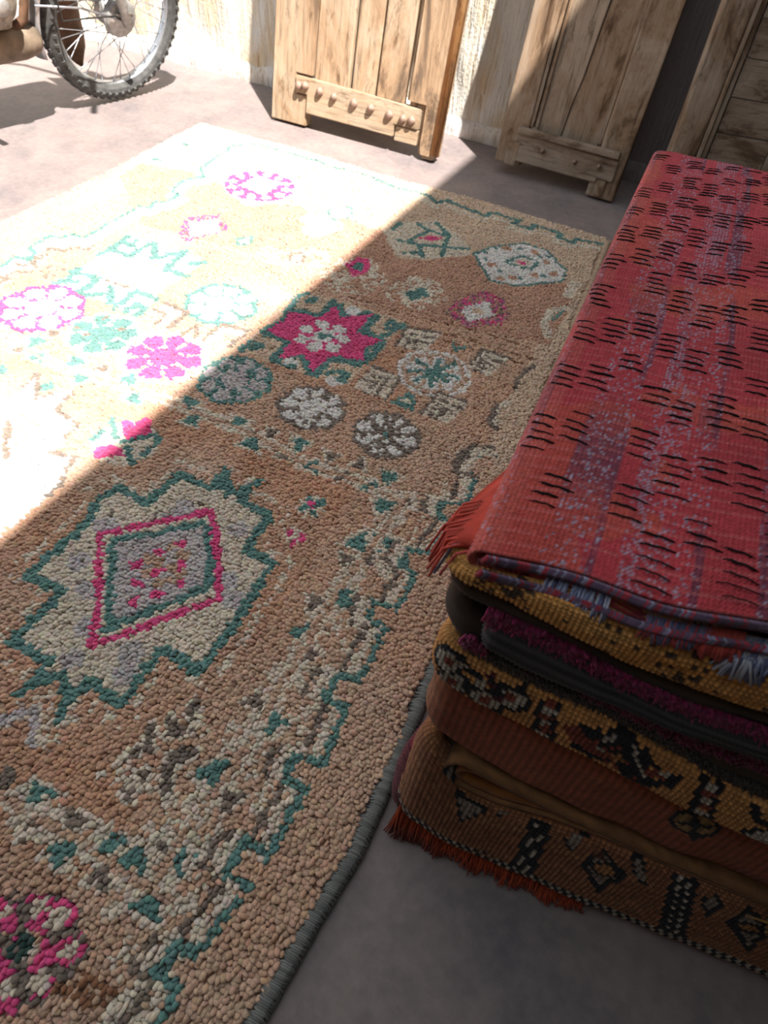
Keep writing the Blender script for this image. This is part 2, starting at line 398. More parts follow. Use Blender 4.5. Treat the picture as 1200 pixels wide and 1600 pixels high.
# rug pattern in millimetres on the floor: outlines, lines and dots of single knot colours
RUG_OPS = '''
p B 0 -1704,2211 13,2176 -33,1455 -40,873 -131,1027 -135,1592 -325,1618 -466,1689 -651,1651 -781,1749 -1065,1701 -1331,1787 -1478,1561 -1541,1357
p O 0 -913,1821 -708,1771 -617,1671 -543,1693 -482,1769 -434,1816 -383,1759 -334,1684 -234,1737 -191,1779 -144,1809 -108,1756 -103,1638 -109,1482 -329,1429 -581,1412 -759,1404
p O 0 -1574,1636 -1579,1752 -1380,1808 -1370,1700 -1324,1780 -1221,1723 -1108,1742 -1001,1799 -928,1729 -726,1795 -681,1750 -721,1518 -1012,1452 -1317,1415
l K 6 -635,1401 -579,1408 -463,1409 -346,1429 -248,1437 -141,1441
l O 6 -624,1378 -569,1385 -454,1386 -337,1406 -241,1414 -135,1419
l K 6 -613,1355 -558,1363 -444,1364 -329,1384 -234,1392 -129,1397
l K 6 -597,1323 -543,1331 -431,1333 -318,1352 -224,1361 -120,1366
l K 4 -315,-38 -274,-32 -231,-32 -188,-31
l K 4 -310,-43 -270,-37 -227,-36 -184,-35
l K 4 -302,-52 -264,-44 -221,-43 -179,-42
l K 4 -296,-58 -259,-50 -217,-49 -175,-48
l K 4 -291,-64 -256,-54 -213,-53 -171,-52
l C 22 -694,2071 -646,2042 -632,2080 -515,2055 -474,2049 -469,2088 -368,2081 -385,2044 -324,2045 -320,2081 -223,2074 -235,2042 -181,2039 -175,2068 -86,2089 -30,2065
l E 17 -694,2106 -646,2077 -632,2115 -515,2090 -474,2084 -469,2123 -368,2116 -385,2079 -324,2080 -320,2116 -223,2109 -235,2077 -181,2074 -175,2103 -86,2124 -30,2100
l C 20 -1409,1958 -1428,2025 -1366,2103 -1270,2095 -1225,2103 -1107,2102 -1078,2085 -973,2102 -925,2101 -801,2072 -777,2079 -689,2085
l E 12 -1409,1988 -1428,2055 -1366,2133 -1270,2125 -1225,2133 -1107,2132 -1078,2115 -973,2132 -925,2131 -801,2102 -777,2109 -689,2115
l C 50 -1395,1977 -1395,1910 -1385,1817 -1338,1769 -1380,1721 -1354,1622 -1324,1612 -1326,1548 -1354,1538 -1339,1494 -1369,1487 -1373,1281 -1375,1250 -1409,1249 -1417,1215 -1450,1209 -1447,1131 -1415,1119 -1406,1088 -1443,1074 -1439,1019 -1441,987
l E 13 -1415,1997 -1415,1930 -1405,1837 -1358,1789 -1400,1741 -1374,1642 -1344,1632 -1346,1568 -1374,1558 -1359,1514 -1389,1507 -1393,1301 -1395,1270 -1429,1269 -1437,1235 -1470,1229 -1467,1151 -1435,1139 -1426,1108 -1463,1094 -1459,1039 -1461,1007
l D 8 -1343,1251 -1345,1220 -1379,1219 -1387,1185 -1420,1179 -1417,1101 -1385,1089 -1376,1058 -1413,1044 -1409,989 -1411,957
p C 0 -713,1783 -698,1874 -601,1959 -513,1907 -445,1846 -436,1801 -545,1698 -622,1681
l E 16 -625,1782 -597,1880 -530,1879 -523,1808 -590,1776 -625,1782
l E 16 -597,1880 -647,1901
l E 16 -530,1879 -593,1940
l E 16 -590,1776 -651,1764
l E 16 -590,1776 -552,1715
l E 16 -523,1808 -508,1752
l E 16 -523,1808 -455,1839
l E 16 -693,1877 -695,1819
l E 16 -606,1706 -566,1734
p B 0 -614,1802 -590,1861 -538,1866 -557,1811
p P 0 -603,1810 -586,1851 -547,1855 -561,1821
p W 0 -429,1820 -395,1895 -314,1974 -241,1971 -158,1881 -157,1814 -265,1717 -339,1701
l E 9 -429,1820 -395,1895 -314,1974 -241,1971 -158,1881 -157,1814 -265,1717 -339,1701 -429,1820
l E 11 -328,1824 -303,1891 -245,1887 -255,1831 -328,1824
p C 0 -312,1834 -297,1881 -260,1873 -279,1829
d P 11.5 -287,1852
d O 14.1 -361,1787 -288,1754 -234,1803 -354,1909 -271,1936 -222,1896 -190,1846 -317,1728
d E 8.3 -388,1812 -329,1767 -268,1768 -213,1817 -381,1890 -316,1935 -248,1922 -405,1844 -226,1936
p W 0 -1309,1814 -1289,1914 -1216,1983 -1102,1948 -1050,1871 -1084,1759 -1132,1693 -1237,1733
d P 33.3 -1102,1841 -1113,1881 -1142,1910 -1182,1921 -1222,1910 -1251,1881 -1262,1841 -1251,1801 -1222,1771 -1182,1761 -1142,1771 -1113,1801
d W 15.4 -1097,1863 -1120,1903 -1159,1926 -1205,1926 -1244,1903 -1267,1864 -1267,1818 -1244,1779 -1205,1756 -1159,1756 -1120,1778 -1097,1818
p W 0 -1237,1804 -1225,1903 -1131,1902 -1135,1786
d B 14.1 -1184,1851
d C 44.8 -922,1733 -870,1731 -886,1682 -882,1822
l E 7 -922,1814 -870,1883 -830,1819 -872,1769 -922,1814
p Cm 0 -761,1456 -752,1566 -667,1623 -582,1531 -601,1433 -688,1397
p P 0 -724,1543 -711,1607 -671,1606 -652,1538 -676,1497
p E 0 -705,1543 -698,1581 -674,1577 -669,1534
p Cm 0 -579,1486 -542,1599 -461,1613 -408,1536 -456,1447 -532,1433
p C 0 -538,1488 -501,1574 -453,1544 -481,1466
p E 0 -523,1504 -487,1562 -458,1528 -491,1477
p Vm 0 -388,1468 -386,1539 -335,1633 -273,1624 -234,1555 -239,1496 -315,1437
p W 0 -362,1513 -309,1589 -268,1533 -320,1467
d B 16 -317,1525
p Vm 0 -1208,1438 -1238,1527 -1170,1605 -1098,1533 -1147,1410
p W 0 -1214,1506 -1159,1574 -1109,1506 -1158,1437
d B 19.2 -1160,1507
p E 0 -1059,1506 -1020,1542 -994,1499 -1029,1465
p C 0 -1044,1502 -1020,1526 -1005,1501 -1027,1481
p D 0 -885,1505 -852,1545 -825,1496 -861,1464
p B 0 -876,1503 -853,1532 -836,1502 -860,1476
d Cm 57.6 -904,1484 -824,1522
d E 12.8 -1538,1900 -1558,1806 -1552,1970
d Cm 57.6 -1535,1889
p B 0 -754,1309 -743,1359 -668,1371 -565,1377 -465,1371 -469,1259 -473,1157 -476,1071 -545,1057 -570,1051 -664,1050 -748,1047 -762,1098 -756,1154 -750,1258
l E 22 -741,1258 -665,1272 -647,1348 -615,1304 -552,1356 -544,1282 -482,1267 -509,1214 -481,1166 -559,1148 -563,1064 -611,1116 -668,1062 -668,1136 -747,1154 -726,1206 -741,1258
p P 0 -741,1258 -665,1272 -647,1348 -615,1304 -552,1356 -544,1282 -482,1267 -509,1214 -481,1166 -559,1148 -563,1064 -611,1116 -668,1062 -668,1136 -747,1154 -726,1206
d P 29.4 -565,1221 -594,1253 -638,1250 -662,1214 -649,1172 -609,1157 -571,1178
d P 36.8 -613,1207
d W 19.9 -565,1221 -594,1253 -638,1250 -662,1214 -649,1172 -609,1157 -571,1178
d W 29.4 -613,1207
l P 8 -582,1235 -557,1258
l P 8 -616,1248 -618,1282
l P 8 -647,1230 -676,1249
l P 8 -653,1194 -685,1184
l P 8 -628,1168 -640,1136
l P 8 -592,1170 -575,1141
l P 8 -571,1200 -538,1195
d E 13.2 -613,1207
l E 12 -616,1212 -594,1215
l E 16 -743,1268 -752,1328 -739,1355
l E 16 -719,1319 -710,1343
l E 16 -663,1362 -663,1279 -732,1270
l E 16 -640,1353 -610,1319 -565,1365
l E 16 -533,1362 -540,1273 -492,1271 -461,1362
l E 16 -497,1362 -491,1321 -460,1346
l E 16 -742,1142 -674,1137 -670,1060
l E 16 -752,1054 -749,1096 -719,1094
l E 16 -617,1107 -573,1058
l E 16 -656,1055 -614,1061
l E 16 -557,1059 -553,1137 -484,1145
l E 16 -536,1081 -522,1098 -490,1099 -492,1071
l E 16 -476,1255 -476,1174
d W 19.2 -626,1073 -600,1348 -510,1064
d E 12.8 -621,1059 -710,1331 -732,1076 -500,1075 -480,1350
d D 28.2 -463,966 -484,996 -520,1003 -550,983 -557,947 -537,917 -501,910 -470,930
d D 35.2 -510,956
d W 19 -463,966 -484,996 -520,1003 -550,983 -557,947 -537,917 -501,910 -470,930
d W 28.2 -510,956
l D 8 -477,979 -450,997
l D 8 -502,996 -496,1028
l D 8 -532,990 -551,1017
l D 8 -549,964 -581,970
l D 8 -543,934 -570,916
l D 8 -518,917 -524,885
l D 8 -488,923 -469,896
l D 8 -471,949 -439,943
d W 12.7 -510,956
d D 7.7 -536,933 -493,1000 -501,906 -480,934
d D 28.2 -285,960 -299,994 -333,1008 -367,994 -381,960 -367,926 -333,912 -299,926
d D 35.2 -333,960
d W 19 -285,960 -299,994 -333,1008 -367,994 -381,960 -367,926 -333,912 -299,926
d W 28.2 -333,960
l D 8 -296,976 -266,988
l D 8 -318,997 -305,1027
l D 8 -348,997 -361,1027
l D 8 -370,976 -400,988
l D 8 -370,945 -400,933
l D 8 -348,923 -361,893
l D 8 -318,923 -305,893
l D 8 -296,945 -266,933
d E 12.7 -333,960
l D 13 -377,931 -346,972
l D 13 -380,992 -351,962
l D 13 -336,1018 -331,973
l D 13 -286,984 -323,966
l D 13 -327,908 -335,948
l D 13 -290,936 -323,955
l D 13 -351,908 -340,937
l D 13 -311,1008 -323,978
d E 32 -648,959 -668,995 -708,1007 -744,988 -756,948 -737,911 -697,899 -660,919
d E 40 -702,953
d G 21.6 -648,959 -668,995 -708,1007 -744,988 -756,948 -737,911 -697,899 -660,919
d G 32 -702,953
l E 8 -662,975 -630,992
l E 8 -689,997 -678,1032
l E 8 -724,993 -741,1026
l E 8 -746,966 -781,977
l E 8 -742,932 -775,914
l E 8 -715,910 -726,874
l E 8 -681,913 -663,881
l E 8 -659,940 -623,929
d G 14.4 -702,953
d E 9 -742,984 -676,987 -724,923 -668,913 -722,1015
d W 89.6 -321,1213
d T 29.4 -272,1223 -293,1255 -331,1262 -363,1241 -370,1203 -348,1171 -311,1164 -279,1185
d T 36.8 -321,1213
d W 19.9 -272,1223 -293,1255 -331,1262 -363,1241 -370,1203 -348,1171 -311,1164 -279,1185
d W 29.4 -321,1213
l T 8 -286,1236 -258,1255
l T 8 -313,1254 -306,1288
l T 8 -344,1248 -363,1276
l T 8 -362,1221 -395,1228
l T 8 -355,1190 -384,1171
l T 8 -329,1172 -335,1139
l T 8 -297,1178 -278,1150
l T 8 -280,1205 -246,1199
l E 14 -377,1190 -321,1213
l E 14 -370,1234 -321,1213
l E 14 -329,1267 -321,1213
l E 14 -291,1275 -321,1213
l E 14 -268,1224 -321,1213
l E 14 -283,1200 -321,1213
l E 14 -310,1164 -321,1213
l E 14 -350,1164 -321,1213
p C 0 -455,1160 -383,1155 -379,1063 -464,1065
l D 9 -455,1160 -383,1155 -379,1063
l D 9 -458,1131 -403,1133 -404,1064
l D 9 -460,1102 -422,1111 -429,1064
p C 0 -296,1061 -285,1152 -213,1148 -227,1059
l D 9 -296,1061 -285,1152 -213,1148
l D 9 -275,1061 -271,1129 -217,1121
l D 9 -254,1060 -256,1106 -221,1094
p C 0 -443,1265 -451,1352 -367,1377 -369,1280
l D 9 -443,1265 -451,1352 -367,1377
l D 9 -421,1269 -431,1334 -368,1347
l D 9 -399,1274 -411,1316 -368,1318
p C 0 -262,1277 -251,1368 -179,1366 -203,1270
l D 9 -262,1277 -251,1368 -179,1366
l D 9 -244,1275 -239,1344 -186,1336
l D 9 -226,1273 -227,1320 -193,1308
p E 0 -336,1363 -313,1337 -277,1368 -313,1314
p E 0 -371,1055 -346,1115 -331,1118 -308,1061
p C 0 -354,1078 -336,1101 -325,1076
p W 0 -1295,1039 -1292,1120 -1292,1216 -1309,1271 -1302,1347 -1225,1352 -1116,1357 -1052,1345 -1052,1259 -1064,1181 -1032,1071 -1038,1040 -1130,1053 -1212,1046
l E 20 -1295,1039 -1288,1072 -1256,1084
l E 20 -1302,1118 -1221,1132 -1212,1046
l E 20 -1297,1223 -1297,1262 -1227,1260 -1229,1349
l E 20 -1297,1262 -1299,1343
l E 20 -1287,1310 -1258,1306 -1268,1334
l E 20 -1219,1351 -1170,1287 -1123,1359 -1110,1257 -1046,1258
l E 20 -1073,1320 -1050,1341
l E 20 -1203,1042 -1171,1077
l E 20 -1165,1105 -1126,1055
l E 20 -1102,1044 -1110,1131 -1044,1127
l E 20 -1072,1045 -1071,1082 -1044,1081 -1039,1048
l E 20 -1286,1094 -1293,1140
d B 44.8 -1214,1182 -1158,1179 -1159,1230 -1190,1220
d W 32 -1172,1190
l D 8 -1196,1133 -1141,1131 -1128,1148
d P 38.4 -1177,967 -1205,1009 -1254,1018 -1296,990 -1305,941 -1277,900 -1228,890 -1187,918
d P 48 -1241,954
d W 25.9 -1177,967 -1205,1009 -1254,1018 -1296,990 -1305,941 -1277,900 -1228,890 -1187,918
d W 38.4 -1241,954
l P 8 -1196,985 -1159,1010
l P 8 -1231,1008 -1222,1051
l P 8 -1271,999 -1296,1036
l P 8 -1295,965 -1338,973
l P 8 -1286,924 -1323,899
l P 8 -1252,901 -1260,857
l P 8 -1211,909 -1186,872
l P 8 -1188,944 -1144,935
d W 17.3 -1241,954
d C 33.3 -1006,972 -1046,1001 -1093,988 -1112,942 -1088,899 -1040,891 -1003,923
d C 41.6 -1055,945
d E 22.5 -1006,972 -1046,1001 -1093,988 -1112,942 -1088,899 -1040,891 -1003,923
d E 33.3 -1055,945
l C 8 -1028,984 -1005,1015
l C 8 -1068,991 -1079,1028
l C 8 -1099,964 -1134,979
l C 8 -1097,923 -1131,904
l C 8 -1063,899 -1070,861
l C 8 -1024,910 -998,881
l C 8 -1008,948 -970,950
d D 6.4 -1117,931 -1083,920 -1016,898 -1029,978 -1093,997
d C 102.4 -885,945
d P 24.2 -826,957 -852,995 -898,1004 -936,978 -945,933 -919,894 -873,885 -835,911
d P 35.8 -885,945
l T 8 -843,973 -809,996
l T 8 -876,995 -868,1035
l T 8 -914,987 -937,1021
l T 8 -935,954 -976,962
l T 8 -928,916 -962,893
l T 8 -895,895 -903,854
l T 8 -857,902 -834,868
l T 8 -836,935 -795,927
d E 35.8 -839,1203 -861,1244 -906,1257 -947,1235 -960,1191 -938,1149 -894,1136 -853,1158
d E 44.8 -900,1197
d W 24.2 -839,1203 -861,1244 -906,1257 -947,1235 -960,1191 -938,1149 -894,1136 -853,1158
d W 35.8 -900,1197
l E 8 -855,1221 -818,1240
l E 8 -885,1245 -873,1285
l E 8 -924,1241 -943,1278
l E 8 -948,1211 -988,1223
l E 8 -945,1173 -981,1153
l E 8 -914,1148 -926,1108
l E 8 -876,1152 -856,1115
l E 8 -851,1182 -811,1170
d W 16.1 -900,1197
l D 14 -1023,1126 -946,1125 -944,1040
p C 0 -1015,1082 -1016,1117 -960,1117 -956,1049 -980,1042 -982,1085
l D 8 -1016,1090 -984,1084 -981,1037
l D 9 -901,1034 -894,1089 -867,1047
l D 12 -847,1045 -848,1118 -781,1133 -782,1055
l D 10 -894,1088 -868,1042
l C 20 -834,1053 -831,1102 -789,1112
l D 8 -823,1234 -797,1275 -761,1310
p C 0 -849,1265 -819,1334 -761,1322 -792,1255
d D 7.7 -1362,1079 -1361,1105 -1344,1080 -1341,1113 -1322,1110 -1322,1080 -1336,1065
l D 8 -1448,1072 -1408,1078 -1407,1148
l D 10 -1429,1009 -1396,1011 -1400,979
p W 0 -1078,595 -1089,668 -1054,669 -1061,704 -1075,761 -1018,696 -1002,722 -995,744 -972,754 -959,686 -889,676 -884,588 -833,593 -812,532 -807,471 -810,388 -800,285 -887,307 -978,452
l D 9 -1062,709 -1076,760 -1016,697 -1001,720
l D 9 -967,743 -959,689 -891,678 -881,587 -835,594 -807,526 -810,499
p B 0 -1016,595 -1021,655 -978,654 -913,580 -947,570 -943,544 -957,536
l D 12 -1011,613 -942,535
d G 25.6 -935,627 -925,593 -901,545 -858,533 -899,608
d E 14.1 -1026,737 -1145,728
d C 64 -777,678
p P 0 -822,729 -798,732 -794,756 -778,754 -751,728 -777,687 -798,696
p P 0 -817,635 -796,662 -771,661 -758,645 -779,623 -798,608
l E 12 -845,721 -800,679
l E 12 -782,675 -743,727 -725,718 -730,637
l E 12 -769,668 -733,640
l E 12 -839,652 -836,684
l Cm 38 -1255,835 -1101,801 -766,822 -601,824 -428,800 -328,810 -212,797
l C 28 -1255,835 -1101,801 -766,822 -601,824 -428,800 -328,810 -212,797
l T 12 -1255,835 -1101,801 -766,822 -601,824 -428,800 -328,810 -212,797
l Cm 38 -222,820 -233,680 -243,557 -243,404 -240,271 -250,162 -254,73
l C 28 -222,820 -233,680 -243,557 -243,404 -240,271 -250,162 -254,73
l T 12 -222,820 -233,680 -243,557 -243,404 -240,271 -250,162 -254,73
l Cm 38 -562,74 -473,72 -347,69 -226,64
l C 28 -562,74 -473,72 -347,69 -226,64
l T 12 -562,74 -473,72 -347,69 -226,64
p C 0 -709,861 -771,856 -736,805
p E 0 -719,854 -760,851 -737,817
p C 0 -734,776 -672,781 -707,832
p E 0 -724,783 -683,786 -706,821
p C 0 -588,858 -650,853 -615,802
p E 0 -598,851 -639,848 -616,814
p C 0 -592,775 -530,780 -565,832
p E 0 -582,782 -540,785 -564,820
p C 0 -448,864 -510,860 -475,808
p E 0 -458,858 -500,854 -476,820
p C 0 -452,779 -390,784 -425,835
p E 0 -442,786 -401,789 -424,823
p C 0 -247,869 -310,864 -274,812
p E 0 -257,862 -299,859 -275,824
p C 0 -327,785 -264,790 -300,841
p E 0 -317,792 -275,795 -299,829
p C 0 -1126,864 -1192,859 -1155,804
p E 0 -1137,857 -1181,854 -1156,817
p C 0 -1142,780 -1075,785 -1113,840
p E 0 -1131,787 -1087,790 -1112,827
p C 0 -955,818 -1021,813 -984,758
p E 0 -965,811 -1010,807 -985,771
p C 0 -931,817 -864,822 -902,877
p E 0 -920,824 -876,827 -901,864
p C 0 -1004,855 -1071,850 -1033,795
p E 0 -1015,847 -1059,844 -1034,807
p C 0 -881,775 -815,780 -852,835
p E 0 -871,783 -826,786 -851,823
p C 0 -221,799 -296,793 -253,731
p E 0 -233,791 -283,787 -254,746
p C 0 -294,645 -219,651 -261,713
p E 0 -282,653 -232,657 -260,698
p C 0 -184,718 -259,712 -217,650
p E 0 -196,710 -246,706 -218,665
p C 0 -261,525 -186,530 -229,592
p E 0 -249,533 -199,537 -227,578
p C 0 -194,333 -256,328 -221,277
p E 0 -204,326 -245,323 -222,289
p C 0 -296,194 -233,198 -269,250
p E 0 -286,200 -244,203 -268,238
p C 0 -204,127 -266,122 -231,71
p E 0 -214,120 -256,117 -232,83
p C 0 -316,64 -254,68 -289,120
p E 0 -306,70 -265,74 -288,108
p C 0 -299,104 -361,100 -326,48
p E 0 -309,98 -350,95 -327,60
p C 0 -405,31 -343,36 -378,87
p E 0 -395,38 -353,41 -377,75
p C 0 -419,113 -481,108 -446,57
p E 0 -429,106 -470,103 -447,69
p C 0 -273,32 -210,37 -246,88
p E 0 -263,39 -221,42 -245,76
p E 0 -282,452 -256,488 -254,450
p E 0 -290,207 -252,240 -255,205
p E 0 -233,295 -232,329 -208,311
p C 0 -521,862 -571,858 -543,817
p D 0 -529,856 -563,854 -544,826
p C 0 -515,783 -465,787 -494,828
p D 0 -507,789 -474,791 -493,819
p C 0 -382,860 -432,857 -403,815
p D 0 -390,855 -423,853 -404,825
p C 0 -368,833 -319,837 -347,878
p D 0 -360,839 -327,841 -346,869
p C 0 -340,824 -390,820 -362,779
p D 0 -348,818 -381,816 -363,788
p C 0 -239,785 -189,788 -218,829
p D 0 -231,790 -198,792 -217,820
p C 0 -237,642 -287,638 -259,597
p D 0 -245,636 -278,634 -259,606
p C 0 -248,630 -198,634 -226,675
p D 0 -240,636 -207,638 -226,666
p C 0 -243,538 -293,534 -265,493
p D 0 -251,532 -284,530 -265,502
p C 0 -211,505 -161,509 -189,550
p D 0 -203,511 -169,513 -188,541
p C 0 -205,452 -255,448 -227,407
p D 0 -213,446 -246,444 -227,416
p C 0 -288,312 -238,316 -266,357
p D 0 -280,318 -247,320 -266,348
p C 0 -200,213 -250,209 -222,168
p D 0 -208,208 -241,205 -223,178
p C 0 -297,95 -247,98 -275,140
p D 0 -289,100 -256,102 -274,130
p C 0 -363,104 -413,100 -385,59
p D 0 -371,98 -404,96 -385,68
p C 0 -336,34 -286,37 -314,79
p D 0 -328,39 -295,42 -313,69
p C 0 -409,73 -459,69 -431,28
p D 0 -417,68 -450,65 -431,38
p C 0 -1192,786 -1142,789 -1170,831
p D 0 -1184,791 -1151,794 -1169,821
p C 0 -1124,904 -1174,900 -1145,859
p D 0 -1132,898 -1165,896 -1146,868
p C 0 -995,823 -946,827 -974,868
p D 0 -988,829 -954,831 -973,859
l T 9 -1255,835 -1101,801 -766,822 -601,824 -428,800 -328,810 -212,797
l T 9 -222,820 -233,680 -243,557 -243,404 -240,271 -250,162 -254,73
l T 9 -562,74 -473,72 -347,69 -226,64
d Cm 19.2 -278,792 -213,751 -193,644 -221,592 -223,496 -261,387 -223,377 -167,448 -193,364 -238,285
d Cm 19.2 -262,271 -247,172 -277,157 -226,147 -288,118 -414,53 -283,37 -351,55
l Cm 22 -153,1012 -186,990 -190,938 -169,925 -161,846 -207,831 -203,797 -168,784 -175,702 -216,689 -216,652 -182,643 -186,563 -224,555 -221,525 -187,523 -187,419 -222,412 -221,367 -187,373 -179,281 -220,276 -217,240 -183,241 -188,148 -224,150 -227,110 -192,106 -199,71 -207,23 -233,22 -242,-8 -207,-11 -211,-49 -219,-76 -249,-81
l D 9 -138,1018 -171,996 -175,944 -154,931 -146,852 -192,837 -188,803 -153,790 -160,708 -201,695 -201,658 -167,649 -171,569 -209,561 -206,531 -172,529 -172,425 -207,418 -206,373 -172,379 -164,287 -205,282 -202,246 -168,247 -173,154 -209,156 -212,116 -177,112 -184,77 -192,29 -218,28 -227,-2 -192,-5 -196,-43 -204,-70 -234,-75
l C 16 -122,1022 -155,1000 -159,948 -138,935 -130,856 -176,841 -172,807 -137,794 -144,712 -185,699 -185,662 -151,653 -155,573 -193,565 -190,535 -156,533 -156,429 -191,422 -190,377 -156,383 -148,291 -189,286 -186,250 -152,251 -157,158 -193,160 -196,120 -161,116 -168,81 -176,33 -202,32 -211,2 -176,-1 -180,-39 -188,-66 -218,-71
l E 11 -107,1022 -140,1000 -144,948 -123,935 -115,856 -161,841 -157,807 -122,794 -129,712 -170,699 -170,662 -136,653 -140,573 -178,565 -175,535 -141,533 -141,429 -176,422 -175,377 -141,383 -133,291 -174,286 -171,250 -137,251 -142,158 -178,160 -181,120 -146,116 -153,81 -161,33 -187,32 -196,2 -161,-1 -165,-39 -173,-66 -203,-71
l C 18 -134,1202 -145,1163 -138,1105
l D 12 -150,1179 -152,1115 -132,1099
l D 12 -134,1255 -131,1328 -119,1372
l C 20 -113,1026 -143,1009 -148,931
l D 10 -117,1041 -160,1027 -164,927 -119,937
l C 30 -118,1827 -123,1746
l C 25 -113,1679 -145,1646 -144,1578 -123,1515
l E 10 -115,1666 -128,1600
l Cm 14 -569,684 -651,690 -658,583 -738,592 -754,548 -731,481 -737,333 -657,336 -658,216 -581,217 -566,180 -536,203 -500,178 -488,213 -419,207 -415,321 -337,316 -333,392 -343,574 -409,578 -409,679 -494,685 -496,720 -524,695 -555,719 -569,684
p C 0 -565,654 -635,659 -641,566 -709,574 -723,536 -704,478 -709,348 -641,352 -641,247 -575,248 -563,216 -537,236 -507,214 -496,245 -437,239 -433,338 -367,334 -363,400 -372,559 -428,562 -429,649 -501,655 -502,685 -527,663 -553,685
d G 19.2 -564,318 -544,266 -584,557 -575,591 -582,523 -419,493 -390,465 -658,409 -473,313 -674,494 -611,373 -463,595 -458,281
d D 4.5 -609,551 -596,572 -580,599 -561,614 -621,530 -471,590 -453,545 -402,483 -629,375 -651,413 -682,518 -658,517
l E 17 -565,654 -635,659 -641,566 -709,574 -723,536 -704,478 -709,348 -641,352 -641,247 -575,248 -563,216 -537,236 -507,214 -496,245 -437,239 -433,338 -367,334 -363,400 -372,559 -428,562 -429,649 -501,655 -502,685 -527,663 -553,685 -565,654
l E 16 -565,654 -564,707
l E 16 -564,707 -527,663
l E 16 -506,691 -490,712
l E 16 -563,216 -573,187
l E 16 -508,213 -499,184
p C 0 -668,472 -529,609 -465,532 -413,457 -533,294 -587,374
p G 0 -638,471 -525,580 -471,522 -442,467 -532,328 -578,390
l E 13 -638,471 -525,580 -471,522 -442,467 -532,328 -578,390 -638,471
l P 13 -668,472 -529,609 -465,532 -413,457 -533,294 -587,374 -668,472
d T 10.9 -564,469 -544,506 -545,445 -520,470 -543,471 -504,448 -520,433 -516,501 -498,469
d P 9.9 -572,452 -553,488 -532,519 -550,420 -533,454 -506,484 -529,387 -507,416 -484,452
d C 11.5 -361,721 -389,720 -388,692 -361,693
d C 14.4 -375,707
d E 7.8 -361,721 -389,720 -388,692 -361,693
d E 11.5 -375,707
l C 8 -375,723 -375,736
l C 8 -391,706 -404,706
l C 8 -374,690 -374,677
l C 8 -358,707 -345,707
d P 5.2 -375,707
d P 8.3 -375,707
d C 19.2 -368,630
d P 6.4 -379,630 -357,627 -364,615 -354,635
l C 9 -383,238 -366,226 -355,201 -372,200 -383,238
l C 9 -377,203 -367,198 -381,167 -384,178 -377,203
l C 9 -367,257 -351,256 -336,235 -350,225 -367,257
l C 9 -349,275 -349,296 -332,290 -330,261 -349,275
l C 9 -340,253 -312,264 -322,245 -338,234 -340,253
l C 9 -335,210 -318,227 -297,235 -305,212 -322,196 -335,210
l C 9 -329,189 -313,200 -299,165 -311,162 -329,189
l C 9 -356,165 -343,185 -329,163 -346,155 -356,165
l C 9 -354,141 -343,159 -332,149 -343,134 -354,141
p D 0 -383,238 -366,226 -355,201 -372,200
p D 0 -377,203 -367,198 -381,167 -384,178
p D 0 -367,257 -351,256 -336,235 -350,225
p D 0 -349,275 -349,296 -332,290 -330,261
p D 0 -340,253 -312,264 -322,245 -338,234
p D 0 -335,210 -318,227 -297,235 -305,212 -322,196
p D 0 -329,189 -313,200 -299,165 -311,162
p D 0 -356,165 -343,185 -329,163 -346,155
p D 0 -354,141 -343,159 -332,149 -343,134
d Cm 19.2 -352,160 -325,155 -386,159 -318,261
l C 12 -571,136 -544,166 -534,186 -499,143 -511,138
l G 14 -568,148 -537,178 -506,143
l Cm 20 -528,200 -484,145 -479,219 -425,214 -413,237
d D 12.8 -502,92 -501,85
d Cm 19.2 -271,161 -258,182 -230,141 -286,154 -262,132 -354,93 -423,88 -442,62 -406,52
d D 19.2 -389,-27
d D 19.2 -352,-6
d D 19.2 -325,-1
d D 19.2 -295,-25
d D 19.2 -302,-61
d D 19.2 -323,-85
d D 19.2 -356,-62
d D 19.2 -401,-50
d D 19.2 -366,-84
d P 14.1 -386,-27
d P 14.1 -357,-3
d P 11.5 -349,-14
d P 16.6 -326,0
d P 10.2 -329,-17
d P 16.6 -296,-24
d P 12.8 -312,-33
d P 15.4 -302,-61
d P 10.2 -315,-53
d P 16.6 -324,-84
d P 11.5 -334,-68
d P 14.1 -358,-61
d P 12.8 -358,-29
d P 19.2 -391,-46
d P 19.2 -365,-76
d C 6.4 -354,-5
d C 7.7 -333,-10
d C 6.4 -324,-2
d C 5.8 -295,-25
d C 6.4 -304,-59
d C 7.7 -334,-76
d C 5.1 -385,-27
d C 7.7 -348,-33
d C 6.4 -332,-39
d C 6.4 -335,-53
d C 10.2 -355,-4
d C 9.2 -334,-9
d C 10.2 -326,-1
d C 9.2 -295,-24
d C 10.2 -303,-60
d C 10.2 -331,-77
d C 8.2 -385,-27
l D 13 -358,-29 -377,-9
l D 13 -322,-20 -308,-7
l D 13 -303,-44 -282,-47
l D 13 -329,-56 -309,-77
l D 13 -372,-51 -357,-47
d Ed 12.8 -347,-43
d D 3.8 -347,-43
'''
